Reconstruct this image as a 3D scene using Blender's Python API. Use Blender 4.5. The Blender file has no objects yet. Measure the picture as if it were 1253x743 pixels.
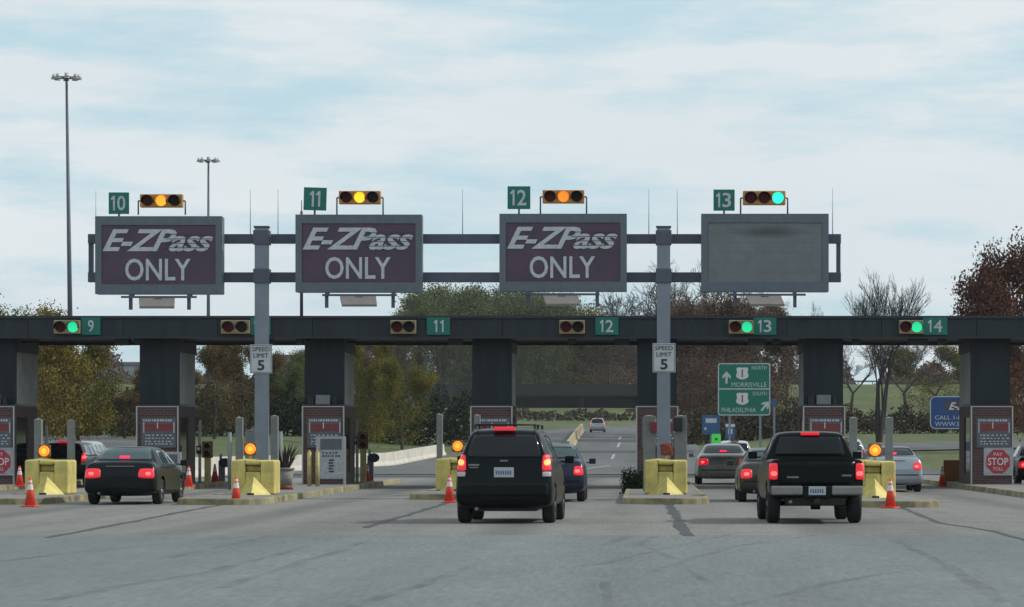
import bpy, bmesh, math, random
import numpy as np
from mathutils import Vector, Matrix
from mathutils.bvhtree import BVHTree
PI = math.pi
F = 4000.0            # focal length in photo pixels
VX, VY, H = 788.0, 543.0, 1.45
SC = bpy.context.scene
COL = SC.collection
random.seed(7)

def at(px, py, s):
    return ((px-VX)/s, F/s, H+(VY-py)/s)

# ------------------------------------------------------------------ materials
def mat(name, base, rough=0.6, metal=0.0, noise=0.0, nscale=6.0, bump=0.0, coat=0.0, emit=None, estr=0.0, spec=0.5, dirt=None, stretch=None, detail=5):
    m = bpy.data.materials.new(name); m.use_nodes = True
    nt = m.node_tree; b = nt.nodes['Principled BSDF']
    b.inputs['Base Color'].default_value = (*base, 1)
    b.inputs['Roughness'].default_value = rough
    b.inputs['Metallic'].default_value = metal
    b.inputs['Specular IOR Level'].default_value = spec
    b.inputs['Coat Weight'].default_value = coat
    b.inputs['Coat Roughness'].default_value = 0.08
    if emit:
        b.inputs['Emission Color'].default_value = (*emit, 1)
        b.inputs['Emission Strength'].default_value = estr
    if noise > 0 or bump > 0:
        tc = nt.nodes.new('ShaderNodeTexCoord'); mp = nt.nodes.new('ShaderNodeMapping')
        nt.links.new(tc.outputs['Object'], mp.inputs['Vector'])
        if stretch: mp.inputs['Scale'].default_value = stretch
        n = nt.nodes.new('ShaderNodeTexNoise'); n.inputs['Scale'].default_value = nscale
        n.inputs['Detail'].default_value = detail; n.inputs['Roughness'].default_value = 0.6
        nt.links.new(mp.outputs['Vector'], n.inputs['Vector'])
        if noise > 0:
            r = nt.nodes.new('ShaderNodeValToRGB')
            lo = dirt if dirt else tuple(c*(1-noise) for c in base)
            hi = tuple(min(1, c*(1+noise*0.7)) for c in base)
            r.color_ramp.elements[0].color = (*lo, 1); r.color_ramp.elements[0].position = 0.3
            r.color_ramp.elements[1].color = (*hi, 1); r.color_ramp.elements[1].position = 0.7
            nt.links.new(n.outputs['Fac'], r.inputs['Fac']); nt.links.new(r.outputs['Color'], b.inputs['Base Color'])
        if bump > 0:
            bp = nt.nodes.new('ShaderNodeBump'); bp.inputs['Strength'].default_value = bump
            bp.inputs['Distance'].default_value = 0.02
            nt.links.new(n.outputs['Fac'], bp.inputs['Height']); nt.links.new(bp.outputs['Normal'], b.inputs['Normal'])
    return m

def leafmat(name, c1, c2, c3):
    m = bpy.data.materials.new(name); m.use_nodes = True
    nt = m.node_tree; b = nt.nodes['Principled BSDF']
    g = nt.nodes.new('ShaderNodeNewGeometry'); tc = nt.nodes.new('ShaderNodeTexCoord')
    n = nt.nodes.new('ShaderNodeTexNoise'); n.inputs['Scale'].default_value = 0.45; n.inputs['Detail'].default_value = 3
    nt.links.new(tc.outputs['Object'], n.inputs['Vector'])
    a = nt.nodes.new('ShaderNodeMath'); a.operation = 'MULTIPLY_ADD'; a.inputs[1].default_value = 0.45; 
    s = nt.nodes.new('ShaderNodeMath'); s.operation = 'MULTIPLY_ADD'; s.inputs[1].default_value = 1.5; s.inputs[2].default_value = -0.5
    nt.links.new(n.outputs['Fac'], s.inputs[0])
    nt.links.new(g.outputs['Random Per Island'], a.inputs[0]); nt.links.new(s.outputs[0], a.inputs[2])
    r = nt.nodes.new('ShaderNodeValToRGB'); e = r.color_ramp.elements
    e[0].position = 0.15; e[0].color = (*c1, 1); e[1].position = 0.95; e[1].color = (*c3, 1)
    k = e.new(0.5); k.color = (*c2, 1)
    nt.links.new(a.outputs[0], r.inputs['Fac']); nt.links.new(r.outputs['Color'], b.inputs['Base Color'])
    b.inputs['Roughness'].default_value = 0.9; b.inputs['Specular IOR Level'].default_value = 0.05
    return m

M = {}
M['steel']   = mat('galvanised_steel', (.21,.24,.285), .5, .35, .12, 3, .1)
M['beam']    = mat('slate_blue_steel', (.085,.095,.135), .55, .2, .15, 3)
M['frame']   = mat('blue_grey_frame_paint', (.115,.14,.17), .55, .1, .12, 5)
M['purple']  = mat('dark_purple_sign_face', (.080,.043,.080), .55, 0, .3, 1.4, dirt=(.054,.041,.062))
M['blankface'] = mat('grey_sign_face', (.16,.178,.188), .6, 0, .14, 2.5)
M['smudge']  = mat('dark_grey_smudge', (.105,.118,.125), .7, 0, .15, 4)
def smudge():
    m=mat('dark_grey_smudge',(.06,.07,.075),.7); nt=m.node_tree; b=nt.nodes['Principled BSDF']
    tc=nt.nodes.new('ShaderNodeTexCoord'); mp=nt.nodes.new('ShaderNodeMapping'); mp.inputs['Location'].default_value=(-1,0,-1); mp.inputs['Scale'].default_value=(2,0,2)
    g=nt.nodes.new('ShaderNodeTexGradient'); g.gradient_type='SPHERICAL'; nt.links.new(tc.outputs['Generated'],mp.inputs['Vector']); nt.links.new(mp.outputs['Vector'],g.inputs['Vector'])
    k=nt.nodes.new('ShaderNodeMath'); k.operation='MULTIPLY'; k.inputs[1].default_value=.45; nt.links.new(g.outputs['Fac'],k.inputs[0]); nt.links.new(k.outputs[0],b.inputs['Alpha']); return m
M['smudge']=smudge()
M['letter']  = mat('grey_reflective_letter', (.50,.53,.57), .5, 0, .18, 9)
M['white']   = mat('white_paint', (.62,.64,.66), .5, 0, .1, 6)
M['signwhite'] = mat('white_sign_sheeting', (.50,.53,.56), .5, 0, .1, 5)
M['offwhite'] = mat('aged_white_panel', (.36,.38,.40), .6, 0, .25, 7)
M['black']   = mat('black_paint', (.012,.012,.014), .45)
M['darktxt'] = mat('black_letter', (.02,.02,.022), .5)
M['green']   = mat('green_sign_sheeting', (.0,.15,.115), .45, 0, .1, 4)
M['hgreen']  = mat('highway_green_sheeting', (.0,.155,.10), .45, 0, .1, 2)
M['blue']    = mat('blue_sign_sheeting', (.008,.055,.21), .45, 0, .1, 2)
M['lightblue'] = mat('faded_blue_sheeting', (.03,.10,.22), .5, 0, .1, 2)
M['lime']    = mat('glowing_lime_sheeting', (.08,.75,.10), .5, emit=(.05,.8,.1), estr=.12)  # weak emission added to the panel, which is no lamp
M['canopy']  = mat('dark_canopy_fascia', (.025,.033,.039), .6, 0, .3, 1.2, spec=.3, stretch=(2.5,1,.35))
M['canopytrim'] = mat('near_black_canopy_trim', (.018,.024,.032), .5)
M['underside'] = mat('canopy_soffit', (.03,.03,.03), .8)
M['clad']    = mat('dark_column_cladding', (.017,.025,.030), .65, 0, .35, 1.6, spec=.3, stretch=(2.5,1,.25))
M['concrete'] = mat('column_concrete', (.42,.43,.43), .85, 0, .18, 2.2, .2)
M['coltopshade'] = mat('shaded_column_top', (.05,.055,.06), .7)
M['kerb']    = mat('worn_kerb_concrete', (.29,.25,.13), .9, 0, .45, 1.6, .3, dirt=(.09,.085,.065))
M['islandtop'] = mat('island_concrete', (.19,.185,.175), .9, 0, .25, 1.2, .2)
M['yellow']  = mat('weathered_yellow_paint', (.62,.52,.155), .6, 0, .28, 2.6, .1, dirt=(.40,.33,.11))
M['yellowdim'] = mat('pale_yellow_bollard_paint', (.42,.36,.14), .6, 0, .3, 5)
M['hazslot'] = mat('dull_yellow_recess', (.33,.26,.055), .7)
M['brick']   = None
M['trimwhite'] = mat('pale_metal_trim', (.42,.42,.43), .4, .3)
M['signpanel'] = mat('dull_grey_notice_panel', (.10,.115,.13), .6, 0, .2, 5)
M['signred'] = mat('dull_red_notice_band', (.20,.035,.04), .6, 0, .2, 6)
M['stopred'] = mat('stop_sign_red', (.42,.03,.05), .5, 0, .1, 5)
M['cone']    = mat('orange_red_cone_plastic', (.72,.055,.035), .45, 0, .12, 7)
M['collar']  = mat('white_cone_collar', (.62,.62,.60), .4)
M['sigbody'] = mat('ochre_signal_housing', (.50,.23,.05), .5, 0, .2, 6)
M['sigtan']  = mat('tan_signal_housing', (.30,.23,.12), .55, 0, .2, 6)
M['rust']    = mat('rusty_brown_signal_housing', (.14,.07,.025), .6, 0, .3, 5)
M['amber_on'] = mat('lit_amber_lens', (.9,.4,.02), .3, emit=(1,.38,.02), estr=1.15)
M['yellow_on'] = mat('lit_yellow_lens', (.9,.6,.02), .3, emit=(1,.62,.02), estr=1.15)
M['orange_on'] = mat('lit_orange_beacon_lens', (.9,.25,.02), .3, emit=(1,.22,.012), estr=1.1)
M['orange_core'] = mat('lit_orange_beacon_core', (.9,.35,.02), .3, emit=(1,.33,.03), estr=1.6)
M['green_on'] = mat('lit_green_lens', (.02,.8,.35), .3, emit=(.02,.85,.38), estr=.7)
M['cyan_on'] = mat('lit_bluish_green_lens', (.02,.8,.6), .3, emit=(.02,.85,.62), estr=1.2)
M['red_off'] = mat('unlit_dark_red_lens', (.075,.006,.012), .5, spec=.2)
M['dark_lens'] = mat('unlit_dark_lens', (.016,.010,.012), .5, spec=.2)
M['amber_off'] = mat('unlit_reddish_brown_beacon', (.17,.03,.01), .4)
M['redlit']  = mat('lit_red_tail_lens', (.5,.01,.02), .25, emit=(1,.012,.035), estr=.5, coat=.5)
M['redcore'] = mat('lit_red_lamp_core', (.9,.1,.1), .3, emit=(1,.10,.09), estr=2.0)
M['redambercore'] = mat('lit_amber_red_lamp_core', (.9,.3,.1), .3, emit=(1,.32,.08), estr=1.8)
M['reddim']  = mat('dim_red_tail_lens', (.30,.012,.02), .25, coat=.5)
M['pinklit'] = mat('lit_pink_brake_lens', (.9,.05,.12), .3, emit=(1,.03,.12), estr=.9)
M['clearlens'] = mat('pale_lamp_lens', (.45,.43,.44), .25, coat=.5)
M['glass']   = mat('dark_tinted_glass', (.006,.010,.014), .07, 0, spec=.35, coat=0)
M['glass2']  = mat('grey_green_car_glass', (.035,.062,.068), .07, 0, spec=.45, coat=.1)
M['rubber']  = mat('tyre_rubber', (.014,.014,.015), .85)
M['rim']     = mat('wheel_alloy', (.22,.22,.23), .4, .7)
M['chrome']  = mat('dull_chrome', (.24,.24,.24), .35, .7, .15, 3)
M['plate']   = mat('licence_plate_white', (.42,.44,.48), .45)
M['plastic'] = mat('dark_bumper_plastic', (.008,.012,.012), .6, spec=.12)
M['paint_black'] = mat('black_car_paint', (.003,.005,.005), .3, 0, spec=.12, coat=.08, noise=.15, nscale=2)
M['paint_suv'] = mat('greenish_black_car_paint', (.003,.006,.007), .3, 0, spec=.12, coat=.08, noise=.15, nscale=2)
M['paint_green'] = mat('dark_green_car_paint', (.003,.007,.008), .3, 0, spec=.15, coat=.12, noise=.15, nscale=2)
M['paint_navy'] = mat('dark_navy_car_paint', (.006,.012,.034), .3, 0, spec=.25, coat=.3, noise=.15, nscale=2)
M['paint_grey'] = mat('silver_grey_car_paint', (.19,.20,.20), .35, .4, coat=.5, noise=.1, nscale=2)
M['paint_silver'] = mat('bluish_silver_car_paint', (.30,.33,.38), .35, .4, coat=.5, noise=.1, nscale=2)
M['paint_white'] = mat('white_car_paint', (.45,.47,.5), .35, 0, coat=.5, noise=.06, nscale=2)
M['paint_gold'] = mat('dark_bronze_car_paint', (.020,.019,.013), .3, .2, coat=.4, noise=.1, nscale=2)
M['bark']    = mat('grey_brown_bark', (.055,.045,.040), .9, 0, .3, 4, .3)
M['bark2']   = mat('dark_bark', (.030,.026,.026), .9, 0, .3, 4, .3)
M['leaf_yg'] = leafmat('yellow_green_leaves', (0.056,0.062,0.016), (0.138,0.125,0.025), (0.250,0.194,0.031))
M['leaf_gold'] = leafmat('golden_leaves', (.075,.065,.02), (.17,.13,.03), (.28,.20,.055))
M['leaf_br'] = leafmat('brown_green_leaves', (0.042,0.038,0.018), (0.112,0.075,0.033), (0.180,0.112,0.042))
M['leaf_gr'] = leafmat('olive_green_leaves', (0.050,0.069,0.025), (0.100,0.119,0.041), (0.156,0.163,0.060))
M['leaf_rd'] = leafmat('russet_brown_leaves', (0.061,0.043,0.035), (0.121,0.078,0.057), (0.189,0.119,0.074))
M['leaf_mr'] = leafmat('maroon_leaves', (.062,.028,.024), (.115,.05,.036), (.17,.085,.052))
M['leaf_dk'] = leafmat('dark_green_leaves', (.012,.020,.012), (.018,.030,.016), (.03,.042,.02))
M['leaf_hedge'] = leafmat('brown_hedge_leaves', (0.029,0.026,0.018), (0.058,0.044,0.031), (0.098,0.072,0.039))
M['planter'] = mat('stone_planter', (.23,.22,.20), .85, 0, .2, 6)
M['redband'] = mat('faded_red_base', (.16,.03,.03), .7)
M['tan']     = mat('tan_lamp_housing', (.19,.172,.165), .6, 0, .12, 4)
M['violet']  = mat('deep_violet_paddle', (.035,.02,.11), .5)
M['pcl']     = mat('pale_post_paint', (.40,.41,.39), .6, 0, .2, 6)
M['postgrey'] = mat('grey_green_post_concrete', (.20,.215,.20), .8, 0, .2, 4)
M['boxgrey'] = mat('grey_cabinet', (.17,.185,.195), .6, 0, .12, 5)
M['barrier'] = mat('pale_concrete_barrier', (.50,.48,.42), .85, 0, .2, .8, .1)
M['barrier2'] = mat('yellowish_barrier', (.36,.30,.19), .85, 0, .3, .8)
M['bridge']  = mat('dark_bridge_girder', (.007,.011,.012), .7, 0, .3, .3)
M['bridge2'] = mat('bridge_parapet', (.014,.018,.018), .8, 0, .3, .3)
M['rail']    = mat('galvanised_guardrail', (.12,.13,.14), .5, .5)
M['pale']    = mat('pale_building_wall', (.50,.52,.54), .8, 0, .08, .3)
M['plantleaf'] = mat('dry_dark_plant', (.035,.032,.025), .8, 0, .4, 9)
M['orange']  = mat('dull_orange_panel', (.26,.10,.03), .7, 0, .2, 3)

def brick_mat():
    m = bpy.data.materials.new('dull_maroon_brick'); m.use_nodes = True
    nt = m.node_tree; b = nt.nodes['Principled BSDF']
    tc = nt.nodes.new('ShaderNodeTexCoord'); sp = nt.nodes.new('ShaderNodeSeparateXYZ'); cb = nt.nodes.new('ShaderNodeCombineXYZ')
    ad = nt.nodes.new('ShaderNodeMath'); ad.operation = 'ADD'
    nt.links.new(tc.outputs['Object'], sp.inputs[0]); nt.links.new(sp.outputs['X'], ad.inputs[0]); nt.links.new(sp.outputs['Y'], ad.inputs[1])
    nt.links.new(ad.outputs[0], cb.inputs['X']); nt.links.new(sp.outputs['Z'], cb.inputs['Y'])
    br = nt.nodes.new('ShaderNodeTexBrick'); br.inputs['Scale'].default_value = 1
    br.inputs['Brick Width'].default_value = .21; br.inputs['Row Height'].default_value = .075; br.inputs['Mortar Size'].default_value = .008
    br.inputs['Color1'].default_value = (.105,.045,.045,1); br.inputs['Color2'].default_value = (.065,.03,.032,1); br.inputs['Mortar'].default_value = (.12,.10,.095,1)
    nt.links.new(cb.outputs[0], br.inputs['Vector']); nt.links.new(br.outputs['Color'], b.inputs['Base Color'])
    b.inputs['Roughness'].default_value = .85
    return m
M['brick'] = brick_mat()

def ground_mat(name, c_lo, c_hi, streak, fine, bumpd=.01, dark=(.05,.05,.055), darkamt=.5, xs=.5, ys=.012, lanes=False):
    """paving with long tyre-polished streaks along the lanes, fine grain and blotches"""
    m = bpy.data.materials.new(name); m.use_nodes = True
    nt = m.node_tree; b = nt.nodes['Principled BSDF']; L = nt.links
    tc = nt.nodes.new('ShaderNodeTexCoord')
    def noise(scale, vec=None, detail=4):
        n = nt.nodes.new('ShaderNodeTexNoise'); n.inputs['Scale'].default_value = scale; n.inputs['Detail'].default_value = detail
        if vec:
            mp = nt.nodes.new('ShaderNodeMapping'); mp.inputs['Scale'].default_value = vec
            L.new(tc.outputs['Object'], mp.inputs['Vector']); L.new(mp.outputs['Vector'], n.inputs['Vector'])
        else: L.new(tc.outputs['Object'], n.inputs['Vector'])
        return n.outputs['Fac']
    big = noise(1, (.12,.03,1)); st = noise(1, (xs,ys,1), 5); fn = noise(14, None, 3); md = noise(1, (1.6,.35,1), 6)
    def ramp(f, p0, p1, c0, c1):
        r = nt.nodes.new('ShaderNodeValToRGB'); e = r.color_ramp.elements
        e[0].position = p0; e[1].position = p1; e[0].color = (*c0,1); e[1].color = (*c1,1); L.new(f, r.inputs['Fac']); return r.outputs['Color']
    def mix(fac, a, c, mode='MIX'):
        x = nt.nodes.new('ShaderNodeMix'); x.data_type = 'RGBA'; x.blend_type = mode
        if isinstance(fac, float): x.inputs[0].default_value = fac
        else: L.new(fac, x.inputs[0])
        for v, i in ((a,6),(c,7)):
            if isinstance(v, tuple): x.inputs[i].default_value = (*v,1)
            else: L.new(v, x.inputs[i])
        return x.outputs[2]
    c = ramp(big, .35, .65, c_lo, c_hi)
    c = mix(streak, c, ramp(st, .35, .65, (.55,.55,.56), (1.1,1.1,1.1)), 'MULTIPLY')
    c = mix(fine, c, ramp(fn, .3, .7, (.7,.7,.7), (1.15,1.15,1.15)), 'MULTIPLY')
    c = mix(.5, c, ramp(md, .35, .7, (.82,.82,.83), (1.08,1.07,1.06)), 'MULTIPLY')
    sp = ramp(noise(1, (.9,.10,1), 6), .62, .70, (0,0,0), (1,1,1))
    bw = nt.nodes.new('ShaderNodeRGBToBW'); L.new(sp, bw.inputs[0])
    mu = nt.nodes.new('ShaderNodeMath'); mu.operation = 'MULTIPLY'; mu.inputs[1].default_value = darkamt; L.new(bw.outputs[0], mu.inputs[0])
    c = mix(mu.outputs[0], c, dark)
    c = mix(fine*.8, c, ramp(noise(1,(9,2.2,1),4), .35, .68, (.78,.78,.78), (1.12,1.12,1.12)), 'MULTIPLY')
    c = mix(.75, c, ramp(noise(1,(20,1.1,1),3), .32, .68, (.84,.84,.85), (1.13,1.13,1.12)), 'MULTIPLY')
    if lanes:      # oil drips down the middle of every lane (a real stain)
        sx = nt.nodes.new('ShaderNodeSeparateXYZ'); L.new(tc.outputs['Object'], sx.inputs[0])
        def mth(op,a,bv=None):
            q = nt.nodes.new('ShaderNodeMath'); q.operation = op
            if isinstance(a,float): q.inputs[0].default_value=a
            else: L.new(a,q.inputs[0])
            if bv is not None:
                if isinstance(bv,float): q.inputs[1].default_value=bv
                else: L.new(bv,q.inputs[1])
            return q.outputs[0]
        ph = mth('MULTIPLY', mth('ADD', sx.outputs['X'], 18.25-.0), 2*PI/5.35)
        k = mth('POWER', mth('MAXIMUM', mth('COSINE', ph), 0.0), 5.0)
        k = mth('MULTIPLY', k, mth('MULTIPLY', noise(1,(.8,.06,1),5), .95))
        c = mix(k, c, (.07,.07,.07))
    L.new(c, b.inputs['Base Color']); b.inputs['Roughness'].default_value = .85; b.inputs['Specular IOR Level'].default_value = .3
    bp = nt.nodes.new('ShaderNodeBump'); bp.inputs['Strength'].default_value = .4; bp.inputs['Distance'].default_value = bumpd
    L.new(noise(30, None, 3), bp.inputs['Height']); L.new(bp.outputs['Normal'], b.inputs['Normal'])
    return m
M['asphalt']  = ground_mat('blue_grey_asphalt', (.152,.172,.176), (.188,.205,.206), .4, .5, dark=(.12,.13,.135), darkamt=.35)
M['pavement'] = ground_mat('grey_buff_concrete_paving', (.185,.182,.172), (.235,.228,.212), .5, .45, dark=(.10,.10,.10), darkamt=.35, lanes=True)
M['farroad']  = ground_mat('far_road_asphalt', (.105,.11,.115), (.135,.138,.14), .4, .2)
M['darkroad'] = ground_mat('dark_asphalt_band', (.055,.06,.068), (.075,.08,.085), .4, .2)
M['tar']      = mat('black_crack_sealer', (.022,.024,.027), .6, 0, .3, 1.5)
def skid_mat():
    m = mat('faint_skid_rubber', (.05,.055,.06), .8)
    nt = m.node_tree; b = nt.nodes['Principled BSDF']; tc = nt.nodes.new('ShaderNodeTexCoord')
    n = nt.nodes.new('ShaderNodeTexNoise'); n.inputs['Scale'].default_value = .8; n.inputs['Detail'].default_value = 5
    nt.links.new(tc.outputs['Object'], n.inputs['Vector'])
    r = nt.nodes.new('ShaderNodeMapRange'); r.inputs[1].default_value = .35; r.inputs[2].default_value = .7; r.inputs[3].default_value = .02; r.inputs[4].default_value = .24
    nt.links.new(n.outputs['Fac'], r.inputs[0]); nt.links.new(r.outputs[0], b.inputs['Alpha'])
    return m
M['skid'] = skid_mat()
M['paintline'] = mat('worn_white_road_paint', (.33,.33,.32), .7, 0, .4, 1.2)
M['grass'] = ground_mat('autumn_grass', (.070,.094,.031), (.110,.132,.044), .3, .5, .05, dark=(.07,.06,.03), darkamt=.5, xs=.4, ys=.1)

# ------------------------------------------------------------------ mesh builder
class MB:
    def __init__(s): s.v=[]; s.f=[]; s.m=[]; s.sm=[]
    def add(s, vs, fs, mi=0, smooth=False):
        o=len(s.v); s.v += [tuple(p) for p in vs]
        for f in fs: s.f.append(tuple(o+i for i in f)); s.m.append(mi); s.sm.append(smooth)
        return s
    def box(s, x0,x1,y0,y1,z0,z1, mi=0):
        if x0>x1: x0,x1=x1,x0
        if y0>y1: y0,y1=y1,y0
        if z0>z1: z0,z1=z1,z0
        vs=[(x0,y0,z0),(x1,y0,z0),(x1,y1,z0),(x0,y1,z0),(x0,y0,z1),(x1,y0,z1),(x1,y1,z1),(x0,y1,z1)]
        return s.add(vs,[(0,3,2,1),(4,5,6,7),(0,1,5,4),(1,2,6,5),(2,3,7,6),(3,0,4,7)],mi)
    def tube(s, p0, p1, r0, r1=None, n=10, mi=0, cap=True, smooth=True):
        if r1 is None: r1=r0
        p0=Vector(p0); p1=Vector(p1); d=(p1-p0).normalized()
        a=d.orthogonal().normalized(); b=d.cross(a)
        vs=[]
        for p,r in ((p0,r0),(p1,r1)):
            for i in range(n):
                t=2*PI*i/n; vs.append(p+a*math.cos(t)*r+b*math.sin(t)*r)
        fs=[(i,(i+1)%n,n+(i+1)%n,n+i) for i in range(n)]
        s.add(vs,fs,mi,smooth)
        if cap:
            o=len(s.v)-2*n
            s.f.append(tuple(o+n-1-i for i in range(n))); s.m.append(mi); s.sm.append(False)
            s.f.append(tuple(o+n+i for i in range(n))); s.m.append(mi); s.sm.append(False)
        return s
    def prism(s, poly, y0, y1, mi=0):          # poly in x,z ; extruded along y
        n=len(poly); vs=[(x,y0,z) for x,z in poly]+[(x,y1,z) for x,z in poly]
        fs=[tuple(range(n)), tuple(2*n-1-i for i in range(n))]+[((i+1)%n,i,n+i,n+(i+1)%n) for i in range(n)]
        return s.add(vs,fs,mi)
    def slab(s, poly, z0, z1, mi=0):           # poly in x,y ; extruded along z
        n=len(poly); vs=[(x,y,z0) for x,y in poly]+[(x,y,z1) for x,y in poly]
        fs=[tuple(n-1-i for i in range(n)), tuple(range(n,2*n))]+[(i,(i+1)%n,n+(i+1)%n,n+i) for i in range(n)]
        return s.add(vs,fs,mi)
    def build(s, name, mats, parent=None, bevel=0, loc=None):
        me=bpy.data.meshes.new(name); me.from_pydata(s.v,[],s.f)
        if not isinstance(mats,(list,tuple)): mats=[mats]
        for m in mats: me.materials.append(M[m] if isinstance(m,str) else m)
        me.polygons.foreach_set('material_index', s.m); me.polygons.foreach_set('use_smooth', s.sm); me.update()
        return link(name, me, parent, bevel, loc)

def link(name, me, parent=None, bevel=0, loc=None):
    o=bpy.data.objects.new(name, me); COL.objects.link(o)
    if parent: o.parent=parent
    if loc: o.location=loc
    if bevel:
        b=o.modifiers.new('bevel','BEVEL'); b.width=bevel; b.segments=2; b.limit_method='ANGLE'; b.angle_limit=.6
    return o

def tag(o, label=None, cat=None, group=None, kind=None):
    if label: o['label']=label
    if cat: o['category']=cat
    if group: o['group']=group
    if kind: o['kind']=kind
    return o
def thing(name, label, cat, loc=(0,0,0), rz=0, group=None):
    o=bpy.data.objects.new(name,None); COL.objects.link(o); o.empty_display_size=.3
    o.location=loc; o.rotation_euler=(0,0,rz); return tag(o,label,cat,group)
KIDS={}
def copy_tree(o, parent=None):
    c=o.copy(); COL.objects.link(c); c.parent=parent
    for ch in list(o.children): copy_tree(ch,c)
    return c
def clone(src, label, loc, rz=None, mats=None):
    bpy.context.view_layer.update()
    c=copy_tree(src); c['label']=label; c.location=loc
    if rz is not None: c.rotation_euler=(0,0,rz)
    return c
def structure(mb, name, mats, **k): return tag(mb.build(name,mats,**k), kind='structure')

def txt(parent, name, text, cx, cz, w, h, y, m, shear=0, bold=0, depth=.012, spacing=1.0):
    """lettering facing -Y, fitted into a w x h box centred on (cx, cz) of its parent"""
    c=bpy.data.curves.new('t','FONT'); c.body=text; c.size=1; c.shear=shear; c.offset=bold; c.space_character=spacing; c.resolution_u=3
    o=bpy.data.objects.new('t',c); COL.objects.link(o)
    bpy.context.view_layer.update()
    me=bpy.data.meshes.new_from_object(o.evaluated_get(bpy.context.evaluated_depsgraph_get()))
    bpy.data.objects.remove(o); bpy.data.curves.remove(c)
    n=len(me.vertices); co=np.empty(n*3,dtype=np.float32); me.vertices.foreach_get('co',co); co=co.reshape(-1,3)
    mn=co.min(0); mx=co.max(0); sx=w/(mx[0]-mn[0]); sz=h/(mx[1]-mn[1])
    vs=[(cx+(p[0]-(mn[0]+mx[0])/2)*sx, y, cz+(p[1]-(mn[1]+mx[1])/2)*sz) for p in co]
    fs=[tuple(p.vertices) for p in me.polygons]
    edges={}
    for f in fs:
        for i in range(len(f)):
            a,b=f[i],f[(i+1)%len(f)]; k=(min(a,b),max(a,b)); edges.setdefault(k,[]).append((a,b))
    bpy.data.meshes.remove(me)
    mb=MB(); N=len(vs)
    allv=[(x,y-depth,z) for x,_,z in vs]+[(x,y,z) for x,_,z in vs]
    ff=list(fs)
    for k,l in edges.items():
        if len(l)==1: a,b=l[0]; ff.append((b,a,N+a,N+b))
    mb.add(allv,ff)
    return mb.build(name,m,parent)

# ------------------------------------------------------------------ terrain
KQ=F/2800
def sstep(a,b,t):
    t=min(1,max(0,(t-a)/(b-a))); return t*t*(3-2*t)
def base_h(x,y):
    start=214-50*sstep(6,16,x)-60*sstep(20,32,-x)
    return .0158*max(0,min(y,600)-start)
def hgt(x,y):
    z=base_h(x,y)
    crest=12.6
    gap=sstep(-48,-40,x)*(1-sstep(8,20,x))
    crest=crest*(1-gap)+8.2*gap
    if y>560:
        w=40*(1-gap)+20*gap
        t=sstep(612-w,612,y)
        z=z*(1-t)+crest*t
        if y>640: z=z-(z-7)*sstep(640,680,y)
    if y>700: z=7+14*sstep(760,1100,y)
    return z
def axis(parts):
    r=[]
    for a,b,n in parts: r+=list(np.linspace(a,b,n,endpoint=False))
    r.append(parts[-1][1]); return r
XS=axis([(-900,-400,6),(-400,-80,20),(-80,60,56),(60,400,24),(400,900,6)])
YS=axis([(-200,120,20),(120,320,60),(320,560,30),(560,700,36),(700,1200,14),(1200,1500,4)])
mb=MB(); nx=len(XS)
mb.add([(x,y,hgt(x,y)-.06) for y in YS for x in XS],
       [(j*nx+i,j*nx+i+1,(j+1)*nx+i+1,(j+1)*nx+i) for j in range(len(YS)-1) for i in range(nx-1)],0,True)
structure(mb,'ground','grass')

def sheet(name, m, x0,x1,y0,y1,z,nx=24,ny=24):
    b=MB(); b.add([(x0+(x1-x0)*i/nx, y0+(y1-y0)*j/ny, z) for j in range(ny+1) for i in range(nx+1)],
        [(j*(nx+1)+i,j*(nx+1)+i+1,(j+1)*(nx+1)+i+1,(j+1)*(nx+1)+i) for j in range(ny) for i in range(nx)])
    return structure(b,name,m)
YA=51.9; YB=152
sheet('asphalt_road','asphalt',-60,60,-60,YA,0)
sheet('plaza_pavement','pavement',-60,60,YA,YB,0)

def strip(name, m, pts, dz=0.0, cross=8, step=4.0):
    """road strip from (y, xl, yl, xr, yr)-like pairs of left and right edge points, draped on the terrain"""
    rows=[]
    for (l0,r0),(l1,r1) in zip(pts[:-1],pts[1:]):
        n=max(1,int(max(math.dist(l0,l1),math.dist(r0,r1))/step))
        for k in range(n):
            t=k/n; rows.append(((l0[0]+(l1[0]-l0[0])*t,l0[1]+(l1[1]-l0[1])*t),(r0[0]+(r1[0]-r0[0])*t,r0[1]+(r1[1]-r0[1])*t)))
    rows.append(pts[-1]); b=MB(); vs=[]
    for l,r in rows:
        for i in range(cross+1):
            t=i/cross; x=l[0]+(r[0]-l[0])*t; y=l[1]+(r[1]-l[1])*t; vs.append((x,y,hgt(x,y)+dz))
    c=cross+1
    b.add(vs,[(j*c+i,j*c+i+1,(j+1)*c+i+1,(j+1)*c+i) for j in range(len(rows)-1) for i in range(cross)],0,True)
    return structure(b,name,m)
strip('main_road','farroad',[((-19.3,YB),(4.5,YB)),((-16.8,200),(4.5,200)),((-15,245),(4.5,245)),((-15,330),(5,330)),((-14,400),(8,395)),((-8,450),(20,440)),((10,510),(42,480)),((60,550),(95,510))],.03)
strip('left_ramp','farroad',[((-36,YB),(-20.6,YB)),((-46,190),(-25,190)),((-58,230),(-33,232)),((-85,275),(-47,286)),((-130,310),(-80,335))],.03)
strip('right_ramp','farroad',[((6.9,YB),(16,YB)),((7.5,200),(14,190)),((12,247),(18,225)),((30,272),(36,246)),((75,288),(75,258)),((120,292),(120,262))],.03)
strip('dark_road_band','darkroad',[((-19.0,YB-12),(5,YB-12)),((-19.0,YB-2),(5,YB-2))],.008)
strip('dark_road_joint','darkroad',[((-14.6,258),(4,258)),((-14.6,268),(4,268))],.04)
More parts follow.
